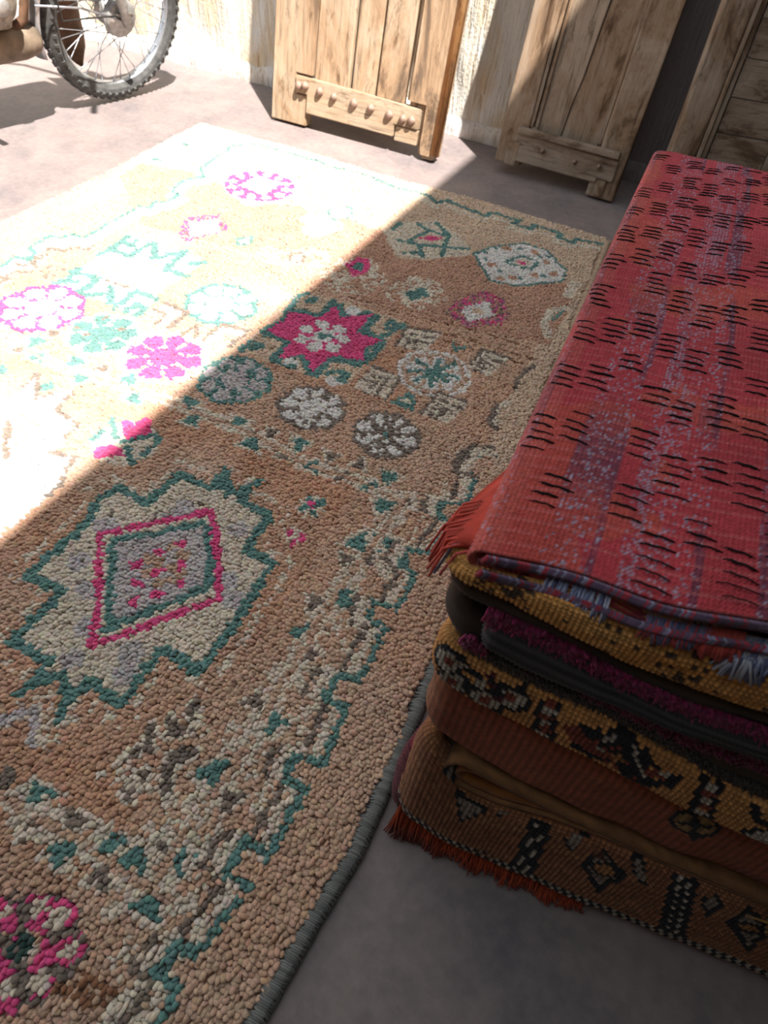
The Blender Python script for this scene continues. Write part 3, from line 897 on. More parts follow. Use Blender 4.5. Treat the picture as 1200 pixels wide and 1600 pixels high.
OCHRE_OPS = '''
d N 19 -17,416 -7,387 28,381 47,398
d W 14 -17,416 -7,387 28,381 47,398
d W 6 0,414 18,403
d N 5 -6,426 4,414 8,389 12,412 40,368 36,411 52,415 59,389
d R 6 -17,416 -7,387 28,381 47,398
l M 8 22,419 38,388
d N 4 24,413 30,411 30,400 36,398
l N 8 73,409 81,356
l N 8 84,410 95,357
d W 6 81,401 83,380 87,360
d R 6 82,391 86,372 79,410
l N 20 123,366 132,384 142,403
d W 3.5 125,368 128,375 131,382 134,388 137,395 140,400
d R 13 112,388 120,381 135,366 144,364
l N 6 112,401 123,388 123,401
l N 6 124,362 137,354 148,358
l R 20 152,380 165,358 185,346
l N 6 146,375 154,386 160,368 162,351 181,342
d T 6 154,370
d N 8 170,355
l N 18 153,398 169,376 189,349
d W 3.5 157,393 162,386 167,379 173,372 178,364 184,357
l N 10 187,347 199,358
l R 14 187,367 204,372
l N 8 204,358 206,376
l N 6 168,397 178,383 186,376
d W 4 195,372 138,373
l N 8 224,385 239,325
l N 8 236,386 253,328
d W 6 232,378 238,358 245,334
d R 6 235,368 242,347
d N 20 303,331
d W 15 303,331
l N 8 271,375 283,358 295,356
'''
RUST_OPS = '''
d N 24 262,281
d Y 18 262,281
l N 6 251,308 275,250
l N 6 251,275 273,286
'''
BOTTOM_OPS = '''
l N 9 134,173 149,30
l N 9 141,174 158,30
l N 9 148,176 170,31
l N 9 290,179 338,26
l N 9 297,183 351,23
l N 9 305,187 362,26
l W 3 138,173 153,30
l W 3 145,175 164,30
l W 3 294,180 344,28
l W 3 302,184 356,25
p N 0 210,183 250,145 244,70 202,130
p G 0 215,169 243,142 239,89 209,131
p N 0 364,183 407,146 422,69 369,126
p G 0 371,169 402,143 413,88 375,128
p N 0 169,167 180,188 190,190 187,146
p G 0 172,168 180,184 188,185 185,153
p N 0 235,191 250,188 276,143 260,146
p G 0 241,185 251,183 270,150 259,152
p N 0 327,154 331,183 349,160 349,123
p G 0 331,155 333,175 346,159 346,132
p N 0 41,174 84,161 61,108
p G 0 47,167 78,157 62,119
p N 0 18,227 29,228 35,191 23,197
p G 0 21,222 28,223 33,197 24,201
p N 0 91,163 105,168 101,154
p G 0 94,163 104,166 101,156
d N 16 227,138
d T 10 227,138
d N 16 390,133
d T 10 390,133
p D 0 203,153 215,179 221,154
'''

# ================================================================== the setting
def floor_mesh():
    n = 60
    x = np.linspace(-6, 3.2, n); y = np.linspace(-3, 2.78, n)
    X, Y = np.meshgrid(x, y)
    Z = (fbm(X * 2, Y * 2, 3) - .5) * .004 - .004
    return np_mesh('floor', np.stack([X, Y, Z], -1).reshape(-1, 3), [grid_faces(n, n)])
tag(link('floor', floor_mesh(), MAT['floor']), 'stained pinkish grey concrete floor', kind='structure')

def wall_mesh():
    xs = np.concatenate([np.linspace(-6, -3.2, 10), np.linspace(-3.15, 1.2, 420), np.linspace(1.3, 3.3, 10)])
    zs = np.concatenate([np.linspace(-.05, 1.1, 70), np.linspace(1.2, 3.0, 8)])
    X, Z = np.meshgrid(xs, zs)
    Xs = X + Z * .14
    Y = 2.75 + (fbm(X * 3, Z * 2, 5) - .5) * .02 - np.clip(vnoise(Xs * 60, Z * 4, 8) - .35, 0, 1) * .007 - (vnoise(Xs * 25, Z * 9, 9) - .5) * .006
    V = np.stack([X, Y, Z], -1).reshape(-1, 3)
    return np_mesh('wall_back', V, [grid_faces(len(zs), len(xs))[:, ::-1]])
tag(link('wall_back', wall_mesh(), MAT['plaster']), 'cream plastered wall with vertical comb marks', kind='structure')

def lip_mesh():
    xs = np.linspace(-4, 1.2, 500)
    prof = np.linspace(0, 1, 9)
    X, T = np.meshgrid(xs, prof)
    top = .075 + (fbm(xs * 6, xs * 0, 21) - .5) * .05
    out = .022 + (fbm(xs * 9, xs * 0 + 3, 23) - .5) * .022
    Z = T * top[None, :] - .004
    Y = 2.748 - out[None, :] * np.clip(1.05 - T ** 3, 0, 1) - (fbm(X * 30, Z * 30, 25) - .5) * .008
    Y[-1] = 2.756
    return np_mesh('baseboard_back', np.stack([X, Y, Z], -1).reshape(-1, 3), [grid_faces(9, 500)[:, ::-1]])
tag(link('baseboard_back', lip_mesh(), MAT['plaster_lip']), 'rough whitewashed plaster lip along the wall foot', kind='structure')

# roofed side of the yard: its edge throws the long shadow line across the rug
H_ROOF = 2.15
def roof_edge(p):
    k = (H_ROOF + .16 - .014) / .986
    return (p[0] + .466 * k, p[1] - .328 * k)
ea, eb = roof_edge((-.808, .396)), roof_edge((-.684, 2.6))
dx = (eb[0] - ea[0]) / (eb[1] - ea[1])
def roof_mesh():
    y0, y1 = -3.0, 2.75
    xa = ea[0] + dx * (y0 - ea[1]); xb = ea[0] + dx * (y1 - ea[1])
    bm = bmesh.new()
    lo = [bm.verts.new(p) for p in ((xa, y0, H_ROOF), (3.2, y0, H_ROOF), (3.2, y1, H_ROOF), (xb, y1, H_ROOF))]
    hi = [bm.verts.new((v.co.x, v.co.y, H_ROOF + .16)) for v in lo]
    bm.faces.new(lo); bm.faces.new(hi)
    for i in range(4): bm.faces.new((lo[i], lo[(i + 1) % 4], hi[(i + 1) % 4], hi[i]))
    return bm_mesh('ceiling', bm)
tag(link('ceiling', roof_mesh(), MAT['roof']), 'flat concrete roof over the shaded side', kind='structure')
tag(box('added_wall_right', 1.5, 1.7, -3, 2.75, 0, H_ROOF, MAT['roof'], bevel=0), 'unseen wall added to keep the shaded side dark', kind='structure')  # out of view, added to dim the shaded side
tag(box('added_wall_front', -2.6, 1.5, -.72, -.52, 0, H_ROOF, MAT['roof'], bevel=0), 'unseen wall added behind the viewer to darken the foreground', kind='structure')  # unseen blocker added close behind the camera, keeps sky light off the foreground

# ================================================================== the patterned pile rug on the floor
PAL = dict(T=(.55, .355, .245), B=(.64, .46, .325), O=(.52, .295, .195), K=(.26, .12, .06), C=(.68, .565, .44), W=(.74, .68, .62),
           G=(.52, .455, .435), E=(.115, .235, .205), Ed=(.03, .07, .055), P=(.72, .075, .22), D=(.21, .16, .125), V=(.34, .11, .19))
PAL = {k: np.array(v) for k, v in PAL.items()}

def right_edge(y):
    return np.interp(y, [-.8, -.1, .012, .12, .209, .28, .497, 1.2, 2.19], [-.085, -.072, -.059, -.047, -.033, -.032, -.035, -.05, -.077])
def left_edge(y):
    return -1.634 + .008 * np.sin(y * 5)
RUG_Y0, RUG_Y1 = -.62, 2.19

def far_edge(x):
    return RUG_Y1 + .006 * np.sin(x * 9)

def rug_height(x, y):
    return .0055 + .003 * fbm(x * 3, y * 3, 40) + .004 * np.exp(-((x - right_edge(y) - .02) / .02) ** 2) * vnoise(y * 6, x * 0, 44)

rug = empty('pile_rug', (0, 0, 0))
tag(rug, 'large tan pile rug with teal, cream and pink geometric motifs spread on the floor', 'rug')

def rug_backing():
    ny, nx = 200, 90
    ys = np.linspace(RUG_Y0, RUG_Y1, ny); t = np.linspace(0, 1, nx)
    Y = np.repeat(ys[:, None], nx, 1)
    X = left_edge(Y) + (right_edge(Y) - left_edge(Y)) * t[None, :]
    Y = Y + (far_edge(X) - RUG_Y1) * (Y > 1)
    Z = rug_height(X, Y) - .002
    Z[:, 0] = Z[:, -1] = 0; Z[0] = Z[-1] = 0
    V = np.stack([X, Y, Z], -1).reshape(-1, 3)
    cols = np.tile(np.array((.42, .26, .17)), (len(V), 1))
    return np_mesh('backing', V, [grid_faces(ny, nx)], cols)
link('backing', rug_backing(), MAT['weave'], rug)

def tufts(name, pos, col, size, height, lean, m, parent, sides=5, rings=3, normal=None):
    """one small leaning lump of wool per knot, all in one mesh"""
    n = len(pos)
    size = np.broadcast_to(size, n); height = np.broadcast_to(height, n)
    prof = {3: ((0, .95, 0), (.55, 1.12, .38), (.9, .66, .85)), 2: ((0, 1.0, 0), (.7, .95, .6))}[rings]
    a0 = rng.random(n) * 2 * PI
    asp = 1 + rng.normal(0, .16, n)
    N = normal if normal is not None else np.tile(np.array((0, 0, 1.)), (n, 1))
    T1 = np.cross(N, np.array((0., 0.31, .95)) if normal is not None else np.array((0., 1., 0.)))
    T1 /= np.linalg.norm(T1, axis=1)[:, None]
    T2 = np.cross(N, T1)
    k = sides * len(prof) + 1
    V = np.empty((n, k, 3), np.float32); Cc = np.empty((n, k, 3), np.float32)
    i = 0
    for (h, r, l) in prof:
        for s in range(sides):
            a = a0 + 2 * PI * s / sides
            ca = np.cos(a) * size * r * asp; sa = np.sin(a) * size * r / asp
            V[:, i] = pos + N * (height * h)[:, None] + lean * (height * l)[:, None] + T1 * ca[:, None] + T2 * sa[:, None]
            Cc[:, i] = col
            i += 1
    V[:, i] = pos + N * height[:, None] + lean * (height * 1.15)[:, None]
    Cc[:, i] = col
    base = (np.arange(n) * k)[:, None]
    q = []
    for rr in range(len(prof) - 1):
        for s in range(sides):
            s2 = (s + 1) % sides
            q.append((rr * sides + s, rr * sides + s2, (rr + 1) * sides + s2, (rr + 1) * sides + s))
    t = [((len(prof) - 1) * sides + s, (len(prof) - 1) * sides + (s + 1) % sides, k - 1) for s in range(sides)]
    Q = (base[:, :, None] + np.array(q)[None]).reshape(-1, 4)
    Tt = (base[:, :, None] + np.array(t)[None]).reshape(-1, 3)
    o = link(name, np_mesh(name, V.reshape(-1, 3), [Q, Tt], Cc.reshape(-1, 3)), m, parent)
    o['kind'] = 'stuff'
    return o

def rug_pile():
    px, py = .0066, .0064
    ys = np.arange(RUG_Y0 + .004, RUG_Y1 - .004, py)
    xs = np.arange(-1.632, -.03, px)
    X, Y = np.meshgrid(xs, ys)
    X = X + (np.arange(len(ys)) % 2)[:, None] * px * .5
    X = X.ravel() + rng.normal(0, px * .16, X.size); Y = Y.ravel() + rng.normal(0, py * .16, Y.size)
    bare = .015 + .012 * vnoise(Y * 25, Y * 0, 3)
    keep = (X > left_edge(Y) + .006) & (X < right_edge(Y) - bare) & (Y < far_edge(X) - .012)
    X, Y = X[keep], Y[keep]
    n = len(X)
    base = np.tile(PAL['T'], (n, 1))
    # rows knotted from different dye lots: bands across the rug and cloudy wear
    band = np.clip((fbm(X * .8, Y * 8, 12)[:, None] - .5) * 2.2 + .5, 0, 1)
    cloud = fbm(X * 5, Y * 5, 14)[:, None]
    base = base * (1 - band) * 1.0 + band * np.array((.55, .295, .18)) * 1.0
    cl = np.clip((cloud - .5) * 2.4, 0, 1)
    base = base * (1 - cl) + cl * np.array((.60, .41, .30))
    margin = (X > right_edge(Y) - .28) | (X < -1.634 + .25)
    base[margin & (Y > .0)] = base[margin & (Y > .0)] * .5 + .5 * np.array((.60, .40, .275))
    wob = (fbm(X * 14, Y * 14, 31) - .5) * .007
    wob2 = (fbm(X * 14 + 9, Y * 14, 33) - .5) * .007
    col = paint(RUG_OPS, X + wob, Y + wob2, PAL, base, 5, .004)
    col = col * (1 + rng.normal(0, .075, (n, 1))) * (1 + rng.normal(0, .03, (n, 3)))
    worn = fbm(X * 9, Y * 9, 17)
    col = col * (.88 + .24 * fbm(X * 22, Y * 22, 18))[:, None]
    col = np.clip(col, .01, .95)
    dk = (col.sum(1) < .36)
    height = .0090 + .004 * (worn - .5) + rng.normal(0, .0013, n)
    ang = -1.9 + 1.6 * (fbm(X * 4, Y * 4, 50) - .5) + rng.normal(0, .45, n)
    lm = .30 + .35 * rng.random(n)
    lean = np.stack([np.cos(ang) * lm, np.sin(ang) * lm, np.zeros(n)], -1)
    # partings: the pile falls apart along two creases
    for y0, y1 in ((1.415, 1.475),):
        pass
    pos = np.stack([X, Y, rug_height(X, Y) - .002], -1)
    d = np.hypot(X, Y)
    near = d < 1.28
    sz = .0047 * (1 + rng.normal(0, .12, n))
    tufts('pile', pos[near], col[near], sz[near], height[near], lean[near], MAT['pile'], rug, 5, 3)
    tufts('far_pile', pos[~near], col[~near], sz[~near] * 1.06, height[~near], lean[~near], MAT['pile'], rug, 4, 2)
rug_pile()

def selvedge():
    """overcast edge: grey goat hair wrapped round the outer warps"""
    items = []
    y = RUG_Y0
    while y < 2.15:
        x = float(right_edge(y)); z = float(rug_height(np.array(x), np.array(y)))
        g = .13 + .09 * random.random()
        c = (g * 1.0, g * 1.0, g * .92) if y < .75 else (g * 2.6, g * 1.8, g * 1.2)
        w = .024 + random.uniform(-.002, .003)
        sk = random.uniform(-.004, .004)
        items.append(([(x - w, y + sk, .004), (x - w * .6, y, z + .004), (x - w * .2, y, z + .0035), (x + .001, y - sk, .003), (x - .001, y - sk, -.001)], .0018, c))
        y += .0027
    o = multi_tube('selvedge', items, MAT['fringe'], rug, 5)
    o['kind'] = 'stuff'
    o['label'] = 'dark grey overcast edge'
selvedge()

# ================================================================== leaning doors
def stud(name, parent, x, z, r=.014, y=-.004, m=None):
    o = lathe(name, [(-.016, .001), (-.0155, r * .45), (-.012, r * .8), (-.006, r), (0, r * 1.05), (.004, r)], m or MAT['iron'], parent, 12, 'Y')
    o.location = (x, y, z)
    return o

def notch_board(name, pts, y0, y1, m, parent, bevel=.003):
    """board cut to an outline in the door plane"""
    bm = bmesh.new()
    f = bm.faces.new([bm.verts.new((x, y0, z)) for x, z in pts])
    r = bmesh.ops.extrude_face_region(bm, geom=[f])
    bmesh.ops.translate(bm, vec=(0, y1 - y0, 0), verts=[e for e in r['geom'] if isinstance(e, bmesh.types.BMVert)])
    bmesh.ops.recalc_face_normals(bm, faces=bm.faces)
    es = [e for e in bm.edges if len(e.link_faces) == 2 and e.calc_face_angle(0) > .6]
    bmesh.ops.bevel(bm, geom=es, offset=bevel, segments=2, affect='EDGES')
    return link(name, bm_mesh(name, bm), m, parent)

LEAN = math.radians(9.5)
# --- sunlit plank door with a studded rail
d1 = empty('plank_door', (-1.476, 2.435, .0), (-LEAN, 0, 0))
tag(d1, 'sunlit pale plank door with a row of iron studs on its bottom rail', 'door', kind='thing')
HT = 1.72
notch_board('stile', [(0, .0), (.15, .0), (.15, .10), (.10, .10), (.10, .165), (.165, .165), (.165, HT), (0, HT)], -.03, .02, MAT['wood_sun'], d1)
px0 = .168
for w, dy in ((.150, .004), (.104, .011), (.118, .001)):
    box('plank', px0, px0 + w - .009, -.020 + dy, .012, .15, HT - .1, MAT['wood_sun'], d1, .005, .0015, 6)
    px0 += w
notch_board('stile', [(.545, .155), (.612, .155), (.612, .04), (.622, .0), (.688, -.0), (.694, .02), (.694, HT), (.545, HT)], -.034, .022, MAT['wood_sun'], d1, .012)
tube('edge_bead', [(.682, -.026, .02), (.684, -.026, .8), (.684, -.026, HT)], .017, MAT['wood_edge'], d1, 10)
rail = notch_board('bottom_rail', [(.102, .105), (.152, .105), (.152, .045), (.515, .045), (.515, .085), (.607, .085), (.607, .150), (.102, .160)], -.040, .012, MAT['wood_sun_rail'], d1)
box('rail_end', .52, .608, -.034, .012, .035, .083, MAT['wood_sun_rail'], d1, .003)
box('top_rail', .05, .65, -.036, .012, HT - .16, HT - .02, MAT['wood_sun_rail'], d1, .004)
for x, z in ((.118, .128), (.145, .133), (.207, .127), (.266, .122), (.348, .118), (.418, .117), (.492, .112), (.546, .110), (.58, .112)):
    s = stud('stud', d1, x, z, random.uniform(.0125, .015), -.040)
    s.scale = (1, random.uniform(.9, 1.2), random.uniform(.95, 1.15))

# --- shaded shutter door with a cracked panel
d2 = empty('panel_door', (-.585, 2.515, .0), (-LEAN, 0, math.radians(-1.5)))
tag(d2, 'weathered brown panel door with a cracked panel, beside the studded door', 'door', kind='thing')
box('stile', 0, .092, -.028, .024, .03, HT, MAT['wood_grey'], d2, .006, .002, 8)
box('stile', .352, .452, -.028, .03, .0, HT, MAT['wood_grey'], d2, .006, .002, 8)
for x in (.092, .108, .336, .350):
    box('moulding', x, x + .013, -.022 if x in (.092, .350) else -.014, .01, .155, HT - .15, MAT['wood_grey'], d2, .004, .0008, 6)
crack = [(.13, .205), (.25, .212), (.33, .224), (.42, .228), (.55, .236), (.68, .252), (.80, .256), (1.0, .270), (1.3, .262), (HT - .1, .266)]
notch_board('panel_board', [(.118, .13)] + [(x - .0022, z) for z, x in crack] + [(.118, HT - .1)], -.004, .012, MAT['wood_grey'], d2, .002)
notch_board('panel_board', [(.338, .13), (.338, HT - .1)] + [(x + .0022, z) for z, x in crack[::-1]], -.001, .012, MAT['wood_grey'], d2, .002)
notch_board('bottom_rail', [(.075, .045), (.375, .045), (.375, .06), (.43, .06), (.43, .128), (.060, .134), (.060, .105), (.075, .105)], -.036, .012, MAT['wood_grey_rail'], d2)
box('rail_moulding', .060, .425, -.048, -.02, .132, .153, MAT['wood_grey_rail'], d2, .005, .001, 0)
box('foot', .382, .412, -.034, .010, .006, .058, MAT['wood_grey'], d2, .004)
box('foot', .035, .078, -.034, .010, .028, .104, MAT['wood_grey'], d2, .004)
box('top_rail', .06, .40, -.036, .012, HT - .15, HT - .02, MAT['wood_grey_rail'], d2, .004)
for x, z in ((.165, .098), (.285, .092), (.37, .098)):
    stud('nail', d2, x, z, .007, -.036)

# --- second shaded door, mostly hidden behind the stack
d3 = empty('framed_door', (-.01, 2.46, .0), (-LEAN, 0, math.radians(12)))
tag(d3, 'framed grey brown door behind the stack of folded rugs', 'door', kind='thing')
box('stile', 0, .085, -.028, .024, .0, HT, MAT['wood_grey'], d3, .006, .002, 8)
box('stile', .50, .59, -.028, .024, .0, HT, MAT['wood_grey'], d3, .006, .002, 8)
for x in (.086, .104):
    box('moulding', x, x + .015, -.026 if x < .1 else -.016, .01, .10, .86, MAT['wood_grey'], d3, .005, .0008, 6)
for x0, x1, dy in ((.124, .30, 0), (.303, .49, .002)):
    z = .08
    for k in range(9):
        zz = min(z + .095 + .006 * random.random(), .88)
        box('panel_board', x0, x1, -.006 + dy, .010, z + .0012, zz - .0012, MAT['wood_grey_rail'], d3, .0015)
        z = zz
box('middle_rail', .07, .52, -.034, .012, .875, .96, MAT['wood_grey_rail'], d3, .005, .001)
box('rail_moulding', .08, .51, -.044, -.02, .865, .885, MAT['wood_grey_rail'], d3, .005)
box('bottom_rail', .07, .52, -.034, .012, .01, .10, MAT['wood_grey_rail'], d3, .005)
box('upper_panel', .08, .51, -.006, .010, .96, HT - .1, MAT['wood_grey'], d3, .003)
box('top_rail', .07, .52, -.034, .012, HT - .14, HT - .02, MAT['wood_grey_rail'], d3, .004)

# ================================================================== motorbike (only the front wheel and engine side show)
psi, roll = math.radians(77), math.radians(14)
hx = Vector((math.cos(psi), math.sin(psi), 0))
side = Vector((math.sin(psi), -math.cos(psi), 0))          # the bike's right side
uz = (Vector((0, 0, 1)) * math.cos(roll) + side * math.sin(roll)).normalized()
yl = uz.cross(hx)
Mb = Matrix.Identity(4)
for i in range(3):
    Mb[i][0], Mb[i][1], Mb[i][2] = hx[i], yl[i], uz[i]
Mb.translation = (-2.05, 2.215, .004)
bike = empty('motorbike')
bike.matrix_world = Mb
tag(bike, 'old light motorbike parked by the wall, spoked wheel with knobbly tyre', 'motorbike')
RW = .287

def ring(R, prof, n=96):
    V = []
    m = len(prof)
    for k in range(n):
        a = 2 * PI * k / n
        for y, r in prof:
            V.append(((R + r) * math.cos(a), y, (R + r) * math.sin(a)))
    F = []
    for k in range(n):
        for j in range(m):
            F.append((k * m + j, ((k + 1) % n) * m + j, ((k + 1) % n) * m + (j + 1) % m, k * m + (j + 1) % m))
    return np.array(V), np.array(F)

def wheel(name, x, brake):
    V, F = ring(.237, [(-.022, .012), (-.024, .004), (-.018, -.002), (-.008, -.010), (.008, -.010), (.018, -.002), (.024, .004), (.022, .012), (.016, .004), (-.016, .004)])
    rim = link(name, np_mesh('rim', V, [F]), MAT['steel'], bike)
    rim.location = (x, 0, RW)
    prof = [(.030 * math.cos(t), .030 * math.sin(t) * .95) for t in np.linspace(0, 2 * PI, 14, endpoint=False)]
    V, F = ring(.256, prof, 80)
    Vs, Fs, off = [V], [F], len(V)
    cube = np.array([(a, b, c) for a in (-.5, .5) for b in (-.5, .5) for c in (-.5, .5)])
    cf = np.array([(0, 1, 3, 2), (4, 6, 7, 5), (0, 4, 5, 1), (2, 3, 7, 6), (0, 2, 6, 4), (1, 5, 7, 3)])
    nk = 56
    for k in range(nk):
        for row, (yy, rr, tilt) in enumerate(((-.027, .263, .9), (.027, .263, -.9), (-.010, .282, .25), (.010, .282, -.25))):
            a = 2 * PI * (k + (.5 if row > 1 else 0)) / nk
            c = cube * np.array((.010 if row < 2 else .012, .012, .016 if row > 1 else .013))
            ct, stt = math.cos(tilt), math.sin(tilt)
            c = np.stack([c[:, 0], c[:, 1] * ct - c[:, 2] * stt, c[:, 1] * stt + c[:, 2] * ct], -1)
            rad = rr - .004 + c[:, 2]
            Vs.append(np.stack([rad * math.cos(a) - c[:, 0] * math.sin(a), yy + c[:, 1], rad * math.sin(a) + c[:, 0] * math.cos(a)], -1))
            Fs.append(cf + off); off += 8
    me = np_mesh('tyre', np.concatenate(Vs), [np.concatenate(Fs)], smooth=False)
    t = link('tyre', me, MAT['rubber'], rim)
    t['label'] = 'worn knobbly black tyre'
    lathe('hub', [(-.045, .0), (-.045, .022), (-.036, .024), (-.034, .062), (-.026, .064), (-.024, .03), (.024, .03), (.028, .052), (.034, .052), (.036, .02), (.045, .018), (.045, 0)], MAT['alloy'], rim, 28)
    if brake:
        lathe('brake_plate', [(-.060, 0), (-.060, .018), (-.052, .020), (-.050, .050), (-.044, .060), (-.036, .060)], MAT['alloy'], rim, 28)
        tube('brake_arm', [(.03, -.062, .015), (.0, -.066, .03), (-.035, -.064, .022)], [.006, .007, .005], MAT['engine'], rim, 6)
        lathe('axle_nut', [(-.082, 0), (-.082, .012), (-.060, .013), (-.058, .02)], MAT['engine'], rim, 6)
    sp = None
    ns = 36
    for k in range(ns):
        sgn = 1 if k % 2 else -1
        off_ = .95 if (k // 2) % 2 else -.95
        a1 = 2 * PI * (k + .5) / ns; a0 = a1 + off_
        p0 = Vector((.057 * math.cos(a0), sgn * .030, .057 * math.sin(a0))); p1 = Vector((.232 * math.cos(a1), sgn * .004, .232 * math.sin(a1)))
        s = tube('spoke', [p0, p0.lerp(p1, .88), p0.lerp(p1, .90), p1], [.0014, .0014, .0024, .0024], MAT['steel'], rim, 5)
    return rim
fw = wheel('front_wheel', 0, True)
wheel('rear_wheel', -1.16, False)
for s in (-1, 1):
    tube('fork_leg', [(0.0, s * .072, RW - .01), (-.015, s * .074, RW + .05), (-.10, s * .075, .56), (-.20, s * .075, .92)], [.014, .017, .019, .015], MAT['alloy'] if s < 0 else MAT['rust'], bike, 10)
    tube('mudguard_stay', [(0, s * .06, RW), (-.17, s * .052, RW + .055), (-.325, s * .045, RW + .075)], .0035, MAT['steel'], bike, 6)
def guard(a0, a1, R, w, m, name, parent=bike, loc=(0, 0, RW)):
    n, k = 24, 9
    V = []
    for i in range(n):
        a = a0 + (a1 - a0) * i / (n - 1)
        for j in range(k):
            t = -1 + 2 * j / (k - 1)
            r = R - .018 * t * t
            V.append((r * math.cos(a), w * t, r * math.sin(a)))
    o = link(name, np_mesh(name, np.array(V), [grid_faces(n, k)]), m, parent)
    o.location = loc
    md = o.modifiers.new('thick', 'SOLIDIFY'); md.thickness = .002
    return o
guard(math.radians(40), math.radians(196), .335, .045, MAT['steel'], 'front_mudguard')
guard(math.radians(-10), math.radians(150), .335, .05, MAT['rust'], 'rear_mudguard', bike, (-1.16, 0, RW))
# rust brown leg shield on the far side, seen through the spokes
def shield():
    n, k = 14, 9
    V = []
    for i in range(n):
        t = i / (n - 1)
        wid = .060 * math.sqrt(max(.02, 1 - max(0, (.16 - t) / .16) ** 2))
        for j in range(k):
            s = -1 + 2 * j / (k - 1)
            V.append((-.07 - .10 * t + wid * s, .10 + .03 * s * s + .01 * math.sin(t * 7), .065 + .62 * t))
    o = link('leg_shield', np_mesh('leg_shield', np.array(V), [grid_faces(n, k)]), MAT['rust'], bike)
    md = o.modifiers.new('thick', 'SOLIDIFY'); md.thickness = .006
    return o
shield()
tube('shield_bracket', [(-.15, .10, .60), (-.13, .07, .62)], .008, MAT['rust'], bike, 6)
# engine, exhaust, frame
eng = box('engine', -.64, -.41, -.06, .09, .31, .47, MAT['engine'], bike, .02)
c_ = lathe('clutch_cover', [(-.135, 0), (-.135, .030), (-.128, .052), (-.110, .066), (-.08, .070)], MAT['engine'], eng, 28); c_.location = (-.475, .02, .405)
c_ = lathe('cover_boss', [(-.144, 0), (-.144, .020), (-.136, .024)], MAT['alloy'], eng, 20); c_.location = (-.475, .02, .405)
for k in range(8):
    f_ = box('cooling_fin', -.49, -.355, -.065, .065, .475 + k * .016, .480 + k * .016, MAT['engine'], eng, .002)
box('cylinder', -.475, -.37, -.045, .045, .45, .60, MAT['engine'], eng, .01)
ex = tube('exhaust_pipe', [(-.37, -.04, .53), (-.345, -.05, .45), (-.37, -.045, .33), (-.44, -.03, .28), (-.55, -.03, .27)], .014, MAT['rust'], bike, 12)
mf = lathe('muffler', [(-.31, .0), (-.31, .03), (-.325, .042), (-.37, .050), (-.60, .050), (-.66, .040), (-.665, 0)], MAT['muffler'], bike, 24, 'X'); mf.location = (-.012, -.03, .262)
box('frame_cradle', -.66, -.36, -.03, .05, .20, .23, MAT['black'], bike, .01)
tube('down_tube', [(-.23, 0, .82), (-.30, 0, .55), (-.325, 0, .30), (-.37, 0, .215), (-.75, 0, .215), (-1.0, 0, .3)], .019, MAT['steel'], bike, 10)
tube('top_tube', [(-.22, 0, .80), (-.55, 0, .66), (-.95, 0, .60), (-1.2, 0, .62)], .022, MAT['rust'], bike, 10)
for s in (-1, 1):
    tube('swing_arm', [(-.68, s * .06, .24), (-1.16, s * .065, RW)], .016, MAT['rust'], bike, 8)
    tube('rear_shock', [(-1.10, s * .075, .33), (-.98, s * .07, .60)], .02, MAT['steel'], bike, 10)
    tube('footrest', [(-.60, s * .03, .22), (-.60, s * .19, .23)], .012, MAT['black'], bike, 8)
tube('handlebar', [(-.36, .32, .98), (-.28, .22, 1.0), (-.22, .08, .95), (-.22, -.08, .95), (-.28, -.22, 1.0), (-.36, -.32, .98)], .012, MAT['steel'], bike, 8)
tk = link('fuel_tank', bm_mesh('fuel_tank', box_bm(-.60, -.26, -.10, .10, .66, .84, .06)), MAT['rust'], bike)
link('saddle', bm_mesh('saddle', box_bm(-1.22, -.62, -.11, .11, .68, .76, .035)), MAT['black'], bike)
lathe('headlamp', [(-.10, .0), (-.08, .05), (0, .075), (.02, .075), (.025, 0)], MAT['alloy'], bike, 24, 'X').location = (-.10, 0, .86)
tube('brake_cable', [(-.30, -.07, .55), (-.26, -.085, .33), (-.14, -.078, RW + .035), (-.03, -.066, RW + .022)], .003, MAT['black'], bike, 6)
tube('kick_stand', [(-.55, .05, .22), (-.53, .20, .052)], .010, MAT['rust'], bike, 8)

# ================================================================== the stack of folded rugs
def yfront(x, z):
    return .262 + .09 * z + .075 * np.maximum(x, -.03)

def lin(*c): return np.array(c, float)

